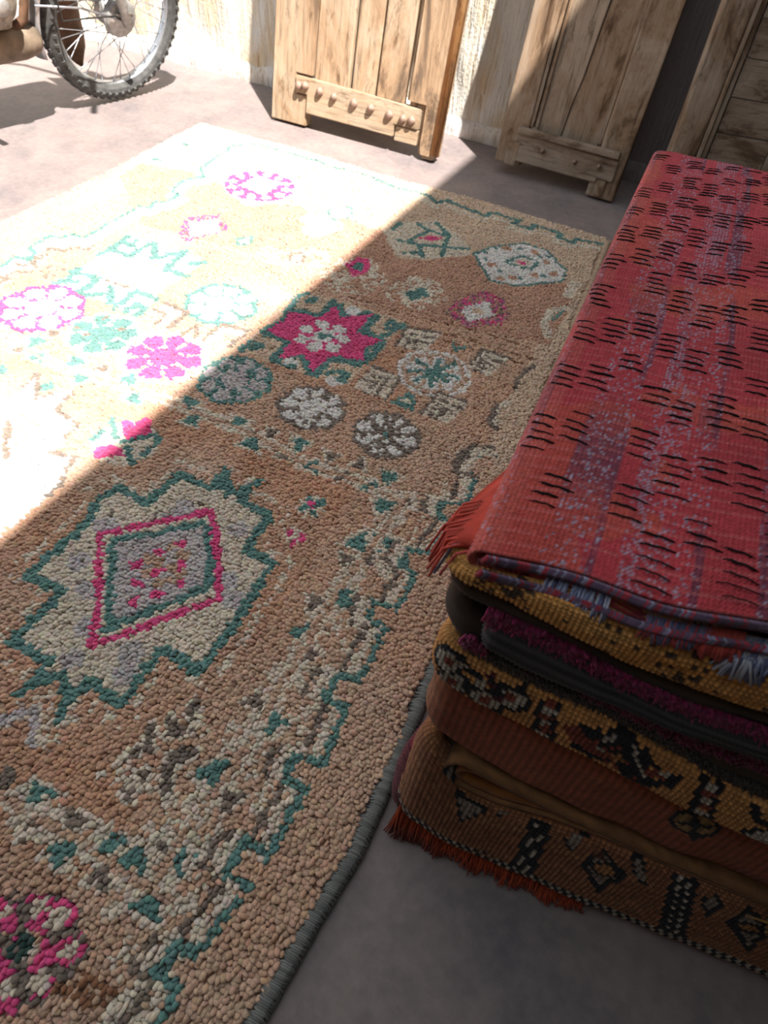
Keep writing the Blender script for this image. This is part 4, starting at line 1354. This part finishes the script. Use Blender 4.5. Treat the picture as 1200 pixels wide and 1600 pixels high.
def slab(name, x0, zb, zt, parent, m, colour, x1=.60, yb=1.22, rc=.03, inset=.03, box_=.62, cell=.005, knot=.0012, dy=0.0, ns_prof=None, rough_=.004, seed=1, double=2):
    """one folded rug: a rounded pillow with a bulging front. zb / zt: functions of x. colour(a, z, ia, ib) -> rgb"""
    # plan outline: from back-left, down the left side, round the corner, along the front to the right, then the back
    step = cell / double
    left = np.arange(yb, yfront(x0, .3) + dy + rc, -.03)
    yf0 = float(yfront(np.array(x0 + rc), .3)) + dy
    ang = np.linspace(PI, 1.5 * PI, max(8, int(rc * PI / 2 / step)))
    pts = [(x0, y, -(y - yf0 - rc) - rc * PI / 2 + rc) for y in np.linspace(yb, yf0 + rc + .06, 8)[:-1]]
    pts += [(x0, y, -(y - yf0 - rc) - rc * PI / 2 + rc) for y in np.arange(yf0 + rc + .06, yf0 + rc + step / 2, -step)]
    pts += [(x0 + rc + rc * math.cos(a), yf0 + rc + rc * math.sin(a), rc - rc * (1.5 * PI - a)) for a in ang]
    xr = x1 - .06
    pts += [(x, float(yf0 + .075 * (x - x0 - rc)), x - x0) for x in np.arange(x0 + rc + step, xr, step)]
    pts += [(x1, float(yf0 + .09 + .04), x1 - x0), (x1, yb, x1 - x0 + .1)]
    P = np.array(pts)
    back_ = np.clip(P[:, 1] - yf0 - rc, 0, .22) * (P[:, 0] < x0 + .01)
    P[:, 0] += back_ * .2
    nA = len(P)
    px_, py_, A = P[:, 0], P[:, 1], P[:, 2] + x0
    # inward normals
    nx = np.gradient(px_); ny = np.gradient(py_)
    L = np.hypot(nx, ny); nx, ny = -ny / L, nx / L
    cx, cy = px_.mean(), (yb + yf0) / 2
    Zb = zb(np.clip(px_, x0, x1)); Zt = zt(np.clip(px_, x0, x1))
    hgt = float(np.mean(Zt - Zb))
    thd = np.linspace(PI / 2, -PI / 2, 3000)
    cd = np.abs(np.cos(thd)) ** box_; sd = np.sign(np.sin(thd)) * np.abs(np.sin(thd)) ** box_
    arc = np.concatenate([[0], np.cumsum(np.hypot(np.diff(inset * cd), np.diff(sd * hgt / 2)))])
    nB = max(8, int(arc[-1] / step))
    at_ = np.linspace(0, arc[-1], nB)                   # even steps along the bulging profile
    c = np.interp(at_, arc, cd); s = np.interp(at_, arc, sd)
    ia = np.arange(nA); ib = np.arange(nB)
    X = np.empty((nB, nA)); Y = np.empty((nB, nA)); Z = np.empty((nB, nA))
    bul = (fbm(A * 9, A * 0 + seed, seed) - .5) * rough_ * 2
    for j in range(nB):
        d = inset * (1 - c[j])
        wob = (fbm(A * 22, np.full(nA, j * .12), seed + 3) - .5) * rough_
        zz = (Zb + Zt) / 2 + s[j] * (Zt - Zb) / 2
        kn = knot * ((ia % double) != 0) * float((j % double) != 0)
        out = bul + wob + kn
        X[j] = px_ + nx * (d - out); Y[j] = py_ + ny * (d - out) + .09 * (zz - .3); Z[j] = zz
    V = np.stack([X, Y, Z], -1).reshape(-1, 3)
    F = grid_faces(nB, nA)
    AA = np.tile(A[None], (nB, 1)); IA = np.tile((ia // double)[None], (nB, 1)); IB = np.tile((ib // double)[:, None], (1, nA))
    # knot colour is constant over a cell
    iq = np.minimum((ia // double) * double + double // 2, nA - 1); jq = np.minimum((ib // double) * double + double // 2, nB - 1)
    AA = np.tile(A[iq][None], (nB, 1)); ZQ = Z[jq][:, iq]; TQ = ((Z - Zb) / (Zt - Zb))[jq][:, iq]
    col = colour(AA.ravel(), ZQ.ravel(), IA.ravel(), IB.ravel(), TQ.ravel())
    if double > 2:                       # shade in the gaps between knots, painted as a darker foundation
        gv = (((ia % double) == 0)[None, :] | ((ib % double) == 0)[:, None]).ravel()
        col[gv] *= .6
    nV = len(V)
    V = np.vstack([V, [[(x0 + x1) / 2, (yf0 + yb) / 2, float(Zt.mean())], [(x0 + x1) / 2, (yf0 + yb) / 2, float(Zb.mean())]]])
    col = np.vstack([col, col[:2]])
    T = [(nV, i + 1, i) for i in range(nA - 1)] + [(nV, 0, nA - 1)] + [(nV + 1, (nB - 1) * nA + i, (nB - 1) * nA + i + 1) for i in range(nA - 1)] + [(nV + 1, nB * nA - 1, (nB - 1) * nA)]
    back = [(j * nA + nA - 1, j * nA, (j + 1) * nA, (j + 1) * nA + nA - 1) for j in range(nB - 1)]
    me = np_mesh(name, V, [F[:, ::-1], np.array(back)[:, ::-1], np.array(T)], np.clip(col, .003, .95))
    return link(name, me, m, parent)

def cellnoise(ia, ib, seed):
    n = (ia.astype(np.int64) * 374761393 + ib.astype(np.int64) * 668265263 + seed * 7777777) & 0x7fffffff
    n = ((n ^ (n >> 13)) * 1274126177) & 0x7fffffff
    return ((n ^ (n >> 16)) & 0xffff) / 65535.

def fn(xs, zs): return lambda x: np.interp(x, xs, zs)

def strands(name, items, parent, label=None):
    o = multi_tube(name, items, MAT['fringe'], parent, 4)
    o['kind'] = 'stuff'
    if label: o['label'] = label
    return o

FPAL = {k: lin(*v) for k, v in dict(N=(.012, .012, .016), W=(.42, .36, .29), R=(.22, .05, .028), M=(.10, .012, .02), T=(.34, .16, .05), Y=(.26, .155, .06), G=(.24, .19, .15), D=(.10, .03, .02)).items()}
G_STACK = 'folded rugs in the stack'

# boundaries between the rugs along the front (x -> z)
z_bot = fn([-.03, .06, .15, .24, .5], [.05, .014, .006, .004, .003])
z_rust = fn([-.03, .0, .036, .089, .168, .247, .376, .6], [.270, .254, .239, .226, .212, .203, .198, .20])
z_ochre = fn([-.03, .008, .079, .122, .195, .264, .314, .6], [.385, .366, .354, .346, .331, .320, .314, .31])
z_brown = fn([-.03, -.009, .023, .061, .117, .18, .233, .279, .6], [.440, .436, .428, .420, .417, .402, .386, .380, .37])
z_rib = fn([-.03, .005, .043, .088, .167, .243, .6], [.468, .456, .447, .444, .441, .442, .44])
z_gold = fn([-.03, -.015, .019, .066, .109, .166, .221, .6], [.520, .516, .512, .506, .495, .487, .488, .49])
z_red = fn([-.02, .05, .1, .2, .6], [.540, .543, .543, .55, .56])

# --- bottom rug: rust and ochre knots, dark stripes, diamonds, dashed border, orange fringe
r6 = empty('folded_rug', (.3, .75, .0))
tag(r6, 'lowest folded rug in the stack, rust brown with grey diamonds and orange fringe', 'rug', G_STACK)
def col_bottom(a, z, ia, ib, t):
    n = len(a)
    base = np.tile(lin(.26, .095, .042), (n, 1))
    v = fbm(ia * .05, ib * .35, 61)[:, None]
    base = base * (1 - v) + v * lin(.33, .155, .065)
    col = paint(BOTTOM_OPS, a, z, FPAL, base, 3, 0)
    zb = z_bot(a)
    for h0, ph in ((.020, 0), (.0315, 1)):
        row = (np.abs(z - zb - h0) < .005)
        on = ((ia + ph) % 2 == 0)
        col[row & on] = FPAL['N']; col[row & ~on] = FPAL['W']
    return col * (.72 + .5 * cellnoise(ia, ib, 5))[:, None]
z_b6t = fn([-.03, .005, .028, .045, .088, .139, .201, .6], [.258, .240, .212, .178, .172, .188, .196, .19])
o = slab('body', -.022, z_bot, z_b6t, None, MAT['weave'], col_bottom, rc=.028, inset=.028, box_=.42, cell=.0058, knot=.0018, double=3, seed=4, dy=-.004)
o.parent = r6; o.matrix_parent_inverse = Matrix.Translation(r6.location).inverted()
def adopt(o, p):
    o.parent = p; o.matrix_parent_inverse = Matrix.Translation(p.location).inverted()
    return o
items = []
for k in range(900):
    x = random.uniform(-.012, .245)
    y = float(yfront(np.array(x), 0)) + random.uniform(-.002, .012) + .002
    z = float(z_bot(x)) + .008
    l = random.uniform(.009, .017) * (.55 + .9 * float(vnoise(x * 40, 0, 2)))
    c = lin(.27, .040, .012) * random.uniform(.6, 1.25)
    dxx = random.gauss(0, .006)
    items.append(([(x, y + .006, z), (x + dxx * .4, y - l * .45, max(.004, z * .6)), (x + dxx, y - l, .003)], .0011, c))
strands('fringe', items, None, 'orange red fringe').parent = r6
adopt(bpy.data.objects['fringe'], r6)
# maroon back ply showing past the left side
def col_maroon(a, z, ia, ib, t):
    return np.tile(lin(.12, .016, .026), (len(a), 1)) * (.6 + .8 * (ib % 2))[:, None] * (.7 + .5 * cellnoise(ia, ib, 3))[:, None]
adopt(slab('back_ply', -.034, fn([0, 1], [.012, .012]), fn([0, 1], [.17, .17]), None, MAT['weave'], col_maroon, x1=.3, rc=.02, inset=.014, cell=.005, knot=.001, dy=.018, seed=6), r6)
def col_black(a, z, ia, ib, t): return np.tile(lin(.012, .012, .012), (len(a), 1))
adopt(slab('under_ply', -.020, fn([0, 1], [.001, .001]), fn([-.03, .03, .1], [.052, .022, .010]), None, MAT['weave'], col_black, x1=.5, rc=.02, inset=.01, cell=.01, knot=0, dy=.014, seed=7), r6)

# --- rust red flat-weave with a rolled hem below it
r5 = empty('folded_rug', (.3, .76, .2))
tag(r5, 'plain rust red folded rug with a rolled edge, second from the bottom', 'rug', G_STACK)
def col_rust(a, z, ia, ib, t):
    n = len(a)
    v = fbm(a * 12, z * 30, 71)[:, None]
    base = lin(.22, .052, .027) * (1 - v) + v * lin(.32, .092, .040)
    top = t > .93
    base[top] = lin(.30, .15, .06)
    e = np.clip(1 - (a + .03) / .03, 0, 1)[:, None] * .6
    base = base * (1 - e) + e * lin(.28, .15, .07)
    col = paint(RUST_OPS, a, z, FPAL, base, 4, 0)
    return col * (.75 + .4 * (ia % 2))[:, None] * (.8 + .35 * cellnoise(ia, ib, 8))[:, None]
adopt(slab('body', -.030, z_rust, lambda x: z_ochre(x) - .004, None, MAT['weave'], col_rust, rc=.026, inset=.03, box_=.5, cell=.0040, knot=.0008, seed=9, dy=.006), r5)
def col_trim(a, z, ia, ib, t):
    return np.tile(lin(.17, .105, .05), (len(a), 1)) * (.6 + .6 * cellnoise(ia, ib, 12))[:, None]
adopt(slab('selvedge_ply', -.024, lambda x: z_ochre(x) - .012, lambda x: z_ochre(x) + .004, None, MAT['weave'], col_trim, rc=.02, inset=.008, cell=.004, knot=.0008, seed=13, dy=.004), r5)
# an edge folded back under the rug: nested plies turning at the left, cut edges at the front
def folded_hem(name, xl, ztop, zbot, yoff, depth, thick, ca, cb):
    prof = []
    xr = .58
    for x in np.linspace(xr, xl + .02, 60): prof.append((x, float(ztop(x))))
    zt, zb = float(ztop(xl + .02)), float(zbot(xl + .02))
    for a in np.linspace(PI / 2, 1.5 * PI, 14)[1:-1]:
        prof.append((xl + .02 + .02 * math.cos(a), (zt + zb) / 2 + (zt - zb) / 2 * math.sin(a)))
    for x in np.linspace(xl + .02, xr, 60): prof.append((x, float(zbot(x))))
    n, k = len(prof), 18
    V = np.empty((k, n, 3)); col = np.empty((k, n, 3))
    for j in range(k):
        for i, (x, z) in enumerate(prof):
            V[j, i] = (x, float(yfront(np.array(x), z)) + yoff + depth * j / (k - 1), z)
            col[j, i] = (ca if (j % 2) else cb) * random.uniform(.7, 1.2)
    o = link(name, np_mesh(name, V.reshape(-1, 3), [grid_faces(k, n)], col.reshape(-1, 3)), MAT['weave'])
    md = o.modifiers.new('thick', 'SOLIDIFY'); md.thickness = thick; md.offset = 0
    return adopt(o, r5)
hz0 = fn([.0, .036, .089, .168, .247, .376, .6], [.243, .233, .221, .207, .200, .194, .195])
hz1 = fn([.02, .042, .088, .139, .201, .3, .6], [.190, .184, .179, .193, .1985, .191, .189])
folded_hem('folded_hem', .018, hz0, hz1, .000, .12, .005, lin(.24, .115, .045), lin(.16, .075, .03))['label'] = 'ochre edge folded under'
folded_hem('inner_hem', .034, lambda x: hz0(x) - .0085, lambda x: np.minimum(hz1(x) + .0085, hz0(x) - .009), .003, .12, .005, lin(.33, .125, .03), lin(.2, .08, .03))
items = []
for k in range(90):
    x = .405 + random.gauss(0, .010); z0 = .222
    y = float(yfront(np.array(x), z0)) - .012
    items.append(([(x, y + .01, z0), (x + random.gauss(0, .004), y - .012, z0 - .012), (x + random.gauss(0, .006), y - .012 + random.gauss(0, .004), z0 - .035 - random.random() * .012)], .0016, lin(.26, .14, .03) * random.uniform(.6, 1.2)))
adopt(strands('tassel', items, None, 'mustard tassel'), r5)

# --- ochre knotted rug
r4 = empty('folded_rug', (.3, .77, .33))
tag(r4, 'ochre folded rug with white flowers outlined in black on its front', 'rug', G_STACK)
def col_ochre(a, z, ia, ib, t):
    n = len(a)
    v = fbm(ia * .06, ib * .3, 81)[:, None]
    base = lin(.53, .228, .062) * (1 - v) + v * lin(.58, .29, .10)
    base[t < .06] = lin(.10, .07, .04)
    col = paint(OCHRE_OPS, a, z, FPAL, base, 6, 0)
    return col * (.74 + .45 * cellnoise(ia, ib, 9))[:, None]
adopt(slab('body', -.036, z_ochre, lambda x: z_brown(x) + .002, None, MAT['weave'], col_ochre, rc=.022, inset=.024, box_=.42, cell=.0048, knot=.0016, double=3, seed=15, dy=-.010), r4)

# --- dark brown shaggy rug
r3 = empty('folded_rug', (.3, .78, .41))
tag(r3, 'dark brown shaggy folded rug with magenta pile at its fold, above the ochre one', 'rug', G_STACK)
def col_brown(a, z, ia, ib, t):
    v = fbm(a * 40, z * 40, 91)[:, None]
    return lin(.028, .018, .012) * (1 - v) + v * lin(.055, .032, .020)
adopt(slab('body', -.038, lambda x: z_brown(x) + .002, lambda x: z_rib(x) + np.interp(x, [-.03, -.002, .02], [.022, .016, 0]), None, MAT['weave'], col_brown, rc=.028, inset=.026, cell=.005, knot=.001, seed=17, dy=.0), r3)

def front_tufts(name, parent, x0, x1, zlo, zhi, col, n, size, height, dy, var=.35, seed=1, droop=.5):
    r = np.random.default_rng(seed)
    x = r.uniform(x0, x1, n); f = r.random(n)
    z = zlo(x) + f * (zhi(x) - zlo(x))
    y = yfront(x, z) + dy
    pos = np.stack([x, y, z], -1)
    nrm = np.tile(np.array((0, -.94, .34)), (n, 1))
    lean = np.stack([r.normal(0, .35, n), r.normal(0, .15, n), -droop + r.normal(0, .25, n)], -1)
    c = np.asarray(col) * (1 + r.normal(0, var, (n, 1)))
    return adopt(tufts(name, pos, np.clip(c, .003, .9), size, height * (1 + r.normal(0, .2, n)), lean, MAT['pile'], None, 4, 2, nrm), parent)
front_tufts('shaggy_pile', r3, -.01, .58, lambda x: z_brown(x) + .002, lambda x: z_brown(x) + .014, (.022, .016, .012), 7000, .0012, .0055, .002, seed=2, droop=1.0)
front_tufts('magenta_pile', r3, .10, .58, lambda x: np.maximum(z_rib(x) - .026, z_brown(x) + .014), lambda x: z_rib(x) - .003, (.085, .005, .03), 4200, .0016, .005, .001, seed=3)
front_tufts('magenta_fleck', r3, -.012, .012, lambda x: z_rib(x) - .018, lambda x: z_rib(x) - .002, (.15, .010, .045), 80, .0016, .005, -.002, seed=8)

# --- charcoal ribbed rug with magenta pile
r2 = empty('folded_rug', (.3, .78, .45))
tag(r2, 'charcoal ribbed folded rug with a bright magenta pile strip along its fold', 'rug', G_STACK)
def col_char(a, z, ia, ib, t):
    v = fbm(a * 14, z * 60, 95)[:, None]
    c = lin(.034, .034, .037) * (1 - v) + v * lin(.062, .060, .064)
    return c * (.55 + .75 * (ib % 2))[:, None]
adopt(slab('body', .000, z_rib, lambda x: z_gold(x) - .021, None, MAT['weave'], col_char, rc=.012, inset=.012, box_=.45, cell=.0046, knot=.0014, seed=19, dy=-.012), r2)
adopt(slab('top_ply', -.040, lambda x: z_gold(x) - .014, z_gold, None, MAT['weave'], col_brown, rc=.018, inset=.010, cell=.005, knot=.0008, seed=21, dy=-.004), r2)
front_tufts('magenta_pile', r2, .0, .58, lambda x: z_gold(x) - .025, lambda x: z_gold(x) - .012, (.17, .007, .048), 8000, .0017, .0065, -.004, seed=4)

# --- mustard gold rug
r1 = empty('folded_rug', (.3, .78, .49))
tag(r1, 'thick mustard gold folded rug directly under the red one', 'rug', G_STACK)
def col_gold(a, z, ia, ib, t):
    n = len(a)
    v = fbm(ia * .08, ib * .5, 97)[:, None]
    c = lin(.62, .25, .055) * (1 - v) + v * lin(.68, .365, .12)
    q = cellnoise(ia, ib, 21)
    fl = ((a < .035) & (a > -.02) & (q < .28)) | ((np.abs(a - .145) < .018) & (q < .30)) | (q < .02)
    c[fl] = lin(.07, .045, .03)
    return c * (.72 + .5 * cellnoise(ia, ib, 22))[:, None]
adopt(slab('body', -.046, z_gold, lambda x: z_red(x) - .002, None, MAT['weave'], col_gold, rc=.024, inset=.024, cell=.0042, knot=.0016, double=3, seed=23, dy=-.010, rough_=.006), r1)

# --- top: red flat-weave folded over at the left
r0 = empty('folded_rug', (.3, .8, .55))
tag(r0, 'red folded flat-weave on top of the stack, covered in short black yarn stitches', 'rug', G_STACK)
XL, RF = -.030, .009                     # left fold: x and radius
def top_z(x, y):
    return np.interp(x, [-.03, .05, .1, .2, .6], [.552, .561, .567, .580, .59]) + (fbm(x * 7, y * 5, 101) - .5) * .010 - .012 * np.clip((y - .9) / .4, 0, 1)
def red_point(s, y):
    """s: distance from the left fold across the top (negative: round the fold and under)"""
    s = np.asarray(s, float); y = np.asarray(y, float)
    a = np.clip(-s / RF, 0, PI)
    flat = np.maximum(s, 0); und = np.maximum(-s - PI * RF, 0)
    x = XL + RF + flat - RF * np.sin(a) + und
    zt = top_z(np.maximum(XL + RF + flat, XL), y)
    z = np.where(s >= 0, zt, zt - RF * (1 - np.cos(a))) - .16 * 0
    nx_ = np.where(s >= 0, 0, -np.sin(a)); nz_ = np.where(s >= 0, 1, np.cos(a))
    return x, z, nx_, nz_
def y_near(x, ply): return .316 + .075 * np.maximum(x, -.03) + (.004 * np.sin(x * 40)) + (0.0 if ply == 0 else -.006)
def y_far(x): return 1.315 - .36 * np.maximum(x, 0)

def red_cloth():
    s = np.concatenate([np.arange(-.26, -.06, .012), np.arange(-.06, .37, .0019), np.arange(.37, .60, .006)]); t = np.linspace(0, 1, 450)
    S, T = np.meshgrid(s, t)
    X, Z, NX, NZ = red_point(S, .5 + 0 * T)
    YN = y_near(X, 0) - .006 * np.clip(-S / .06, 0, 1); YF = y_far(X)
    Y = YN + (YF - YN) * T
    X, Z, NX, NZ = red_point(S, Y)
    i = np.arange(len(s))[None, :]; j = np.arange(len(t))[:, None]
    w = .0006 * (((i + j) % 2) * 2 - 1) + .0008 * ((j % 2) * 2 - 1)
    drop = -.004 * np.exp(-T * 40) * np.clip(S / .05, 0, 1)          # front edge sags a little
    V = np.stack([X + NX * w, Y, Z + NZ * w + drop], -1).reshape(-1, 3)
    sr = S.ravel(); yr = Y.ravel()
    ic = np.broadcast_to(i, S.shape).ravel(); jc = np.broadcast_to(j, S.shape).ravel()
    n = len(sr)
    sw = sr + .006 * (fbm(yr * 6, sr * 0, 110) - .5)
    ph = np.mod(sw, .150)
    blk = vnoise(sr * 0 + np.floor(sw / .036) * 3.7, yr * 11, 112)
    red = lin(.46, .050, .060); pink = lin(.60, .17, .16); plum = lin(.165, .045, .075); wine = lin(.27, .025, .045)
    c = np.tile(red, (n, 1))
    c[fbm(sr * 9, yr * 9, 113) > .58] = lin(.49, .075, .058)
    purple = ((ph > .038) & (ph < .078)) | (ph > .132)
    dotted = (ph > .094) & (ph < .128)
    mixv = np.clip((blk - .28) * 3, 0, 1)[:, None]
    c = np.where(purple[:, None], c * (1 - mixv * .85) + plum * mixv * .85, c)
    c = np.where(dotted[:, None], c * (1 - mixv * .4) + wine * mixv * .4, c)
    q = cellnoise(ic, jc, 31)
    spk = (dotted & (((ic + jc) % 2) == 0) & (q < .62 * blk + .15)) | (purple & (q < .10))
    c[spk] = lin(.36, .30, .38)
    rows = (np.mod(jc, 6) == 0) & (cellnoise(ic // 11, jc, 33) < .8)
    c[rows & ~spk] = c[rows & ~spk] * .45 + pink * .55
    edge = (sr < .012) & (sr > -.03)
    c[edge] = c[edge] * .6 + lin(.55, .13, .10) * .4
    c *= (.75 + .45 * cellnoise(ic, jc, 35))[:, None] * (.85 + .3 * fbm(sr * 12, yr * 12, 36))[:, None]
    me = np_mesh('cloth', V, [grid_faces(len(t), len(s))], np.clip(c, .004, .9))
    o = link('cloth', me, MAT['weave'])
    md = o.modifiers.new('thick', 'SOLIDIFY'); md.thickness = .006; md.offset = -1
    return adopt(o, r0)
red_cloth()

def hem(ply, label):
    items = []
    xs = np.linspace(-.018, .57, 330)
    for k, x in enumerate(xs[:-1]):
        ptsx = np.array([x, (x + xs[k + 1]) / 2 + .0006, xs[k + 1] + .0012])
        P = []
        for q, xx in enumerate(ptsx):
            yy = float(y_near(np.array(xx), 0)) - .003 - (.006 if ply else 0)
            zz = float(top_z(np.array(xx), np.array(yy))) - .004 - .004 * min(1, max(0, (xx - XL) / .05))
            if ply: zz -= .015 - .008 * min(1, max(0, (.05 - xx) / .08)); yy -= .002
            P.append((xx, yy - .0015 * (q == 1), zz + (-.0035 + .0035 * q)))
        g = random.random()
        c = lin(.12, .075, .12) if g < .55 else (lin(.30, .035, .05) if g < .85 else lin(.22, .20, .28))
        items.append((P, .0024, c * random.uniform(.7, 1.2)))
    adopt(strands('hem' if ply == 0 else 'lower_hem', items, None, label), r0)
hem(0, 'plum and red bound edge')
hem(1, 'plum bound edge of the lower ply')

def tuft_fringe(name, x0, x1, n, l, cols, z_off, label, rad=.0011):
    items = []
    for k in range(n):
        x = random.uniform(x0, x1)
        y = float(y_near(np.array(x), 0)) - .008
        z = float(top_z(np.array(x), np.array(y))) - .022 + z_off
        L = l * random.uniform(.6, 1.2)
        d = random.gauss(0, .25)
        c = lin(*random.choice(cols)) * random.uniform(.8, 1.15)
        items.append(([(x, y + .006, z + .003), (x + d * L * .4, y - L * .35, z - L * .25), (x + d * L, y - L * .6, z - L * .9)], rad, c))
    adopt(strands(name, items, None, label), r0)
BLUE = ((.34, .36, .44), (.15, .17, .27), (.40, .40, .44), (.10, .11, .2))
tuft_fringe('fringe', .030, .078, 60, .013, BLUE, .004, 'pale blue and white fringe')
tuft_fringe('fringe', .105, .150, 90, .011, ((.10, .11, .2), (.42, .06, .06), (.15, .14, .22)), .0, 'blue fringe')
tuft_fringe('fringe', .168, .200, 110, .022, BLUE, -.004, 'pale blue and white fringe')
tuft_fringe('fringe', .145, .170, 60, .014, ((.46, .07, .05), (.40, .05, .04)), .0, 'coral fringe')

# coral lower ply poking out on the left, with a tassel
def coral():
    n, k = 40, 26
    V = np.empty((k, n, 3)); col = np.empty((k, n, 3))
    for j in range(k):
        t = j / (k - 1)                                  # along the depth
        y = .318 + .30 * t
        xl = -.053 + .052 * t - .004 * math.sin(t * 12)
        for i in range(n):
            u = i / (n - 1)
            x = xl + (.10 - xl) * u
            e = math.exp(-u * 14)
            V[j, i] = (x, y + .012 * u, .548 - .012 * e - .004 * (u > .02))
            col[j, i] = lin(.46, .055, .035) * (.75 + .5 * random.random())
    me = np_mesh('coral_ply', V.reshape(-1, 3), [grid_faces(k, n)], col.reshape(-1, 3))
    o = link('coral_ply', me, MAT['weave'])
    md = o.modifiers.new('thick', 'SOLIDIFY'); md.thickness = .007; md.offset = 0
    adopt(o, r0)
    items = []
    for q in range(46):
        y = .318 + random.random() * .05
        x = -.048 + random.uniform(0, .02)
        L = random.uniform(.015, .032)
        c = lin(.48, .06, .04) if x < -.036 else lin(*random.choice(BLUE[1:2] + ((.4, .05, .05),)))
        a = random.gauss(0, .4)
        items.append(([(x + .008, y + .004, .543), (x - .3 * L, y - .3 * L + a * .004, .541), (x - .55 * L + a * .003, y - .6 * L, .535 - L * .75)], .0012, c * random.uniform(.7, 1.2)))
    adopt(strands('tassel', items, None, 'coral red tassel'), r0)
coral()

# black yarn stitches in staggered blocks: the nearest three hundred singly, the rest together
def stitches():
    found = []
    colw = .029
    for ci in range(0, 14):
        y = .335 + (ci % 2) * .05 + random.uniform(-.006, .006)
        while y < 1.27:
            ng = random.choice((3, 4, 4, 5, 5))
            if random.random() < .90:
                for g in range(ng):
                    yy = y + g * .0122 + random.uniform(-.001, .001)
                    s0 = ci * colw - .010 + random.uniform(-.003, .003)
                    ln = random.uniform(.022, .033)
                    if y_far(XL + RF + s0) - yy < .02 or s0 + ln > .40: continue
                    found.append((s0, ln, yy, random.uniform(-.004, .001), random.uniform(.0006, .0011)))
            y += ng * .0122 + random.uniform(.030, .048)
    def pts(s0, ln, yy, dy, r):
        P = []
        for q in range(6):
            t = q / 5
            s = s0 + ln * t
            y = yy + dy * t + .0006 * math.sin(t * 14)
            x, z, nx_, nz_ = red_point(s, y)
            h = .0012 if 0 < q < 5 else -.0008
            P.append((float(x + nx_ * h), y, float(z + nz_ * h)))
        return P
    found.sort(key=lambda f: (f[2] + .3 * f[0]))
    near, rest = found[:300], found[300:]
    for f in near:
        V, F, T = tube_arrays(pts(*f), [f[4] * .6, f[4], f[4] * 1.1, f[4], f[4] * 1.05, f[4] * .6], 5)
        adopt(link('stitch', np_mesh('stitch', V, [F, T]), MAT['stitch']), r0)
    Vs, Fs, Ts, off = [], [], [], 0
    for f in rest:
        V, F, T = tube_arrays(pts(*f), f[4], 4)
        Vs.append(V); Fs.append(F + off); Ts.append(T + off); off += len(V)
    if rest:
        o = adopt(link('far_stitches', np_mesh('far_stitches', np.concatenate(Vs), [np.concatenate(Fs), np.concatenate(Ts)]), MAT['stitch']), r0)
        o['kind'] = 'stuff'
    print('stitches', len(found))
MAT['stitch'] = plain('black_yarn', (.014, .011, .012), .95, spec=.1, var=.5, scale=800)
stitches()
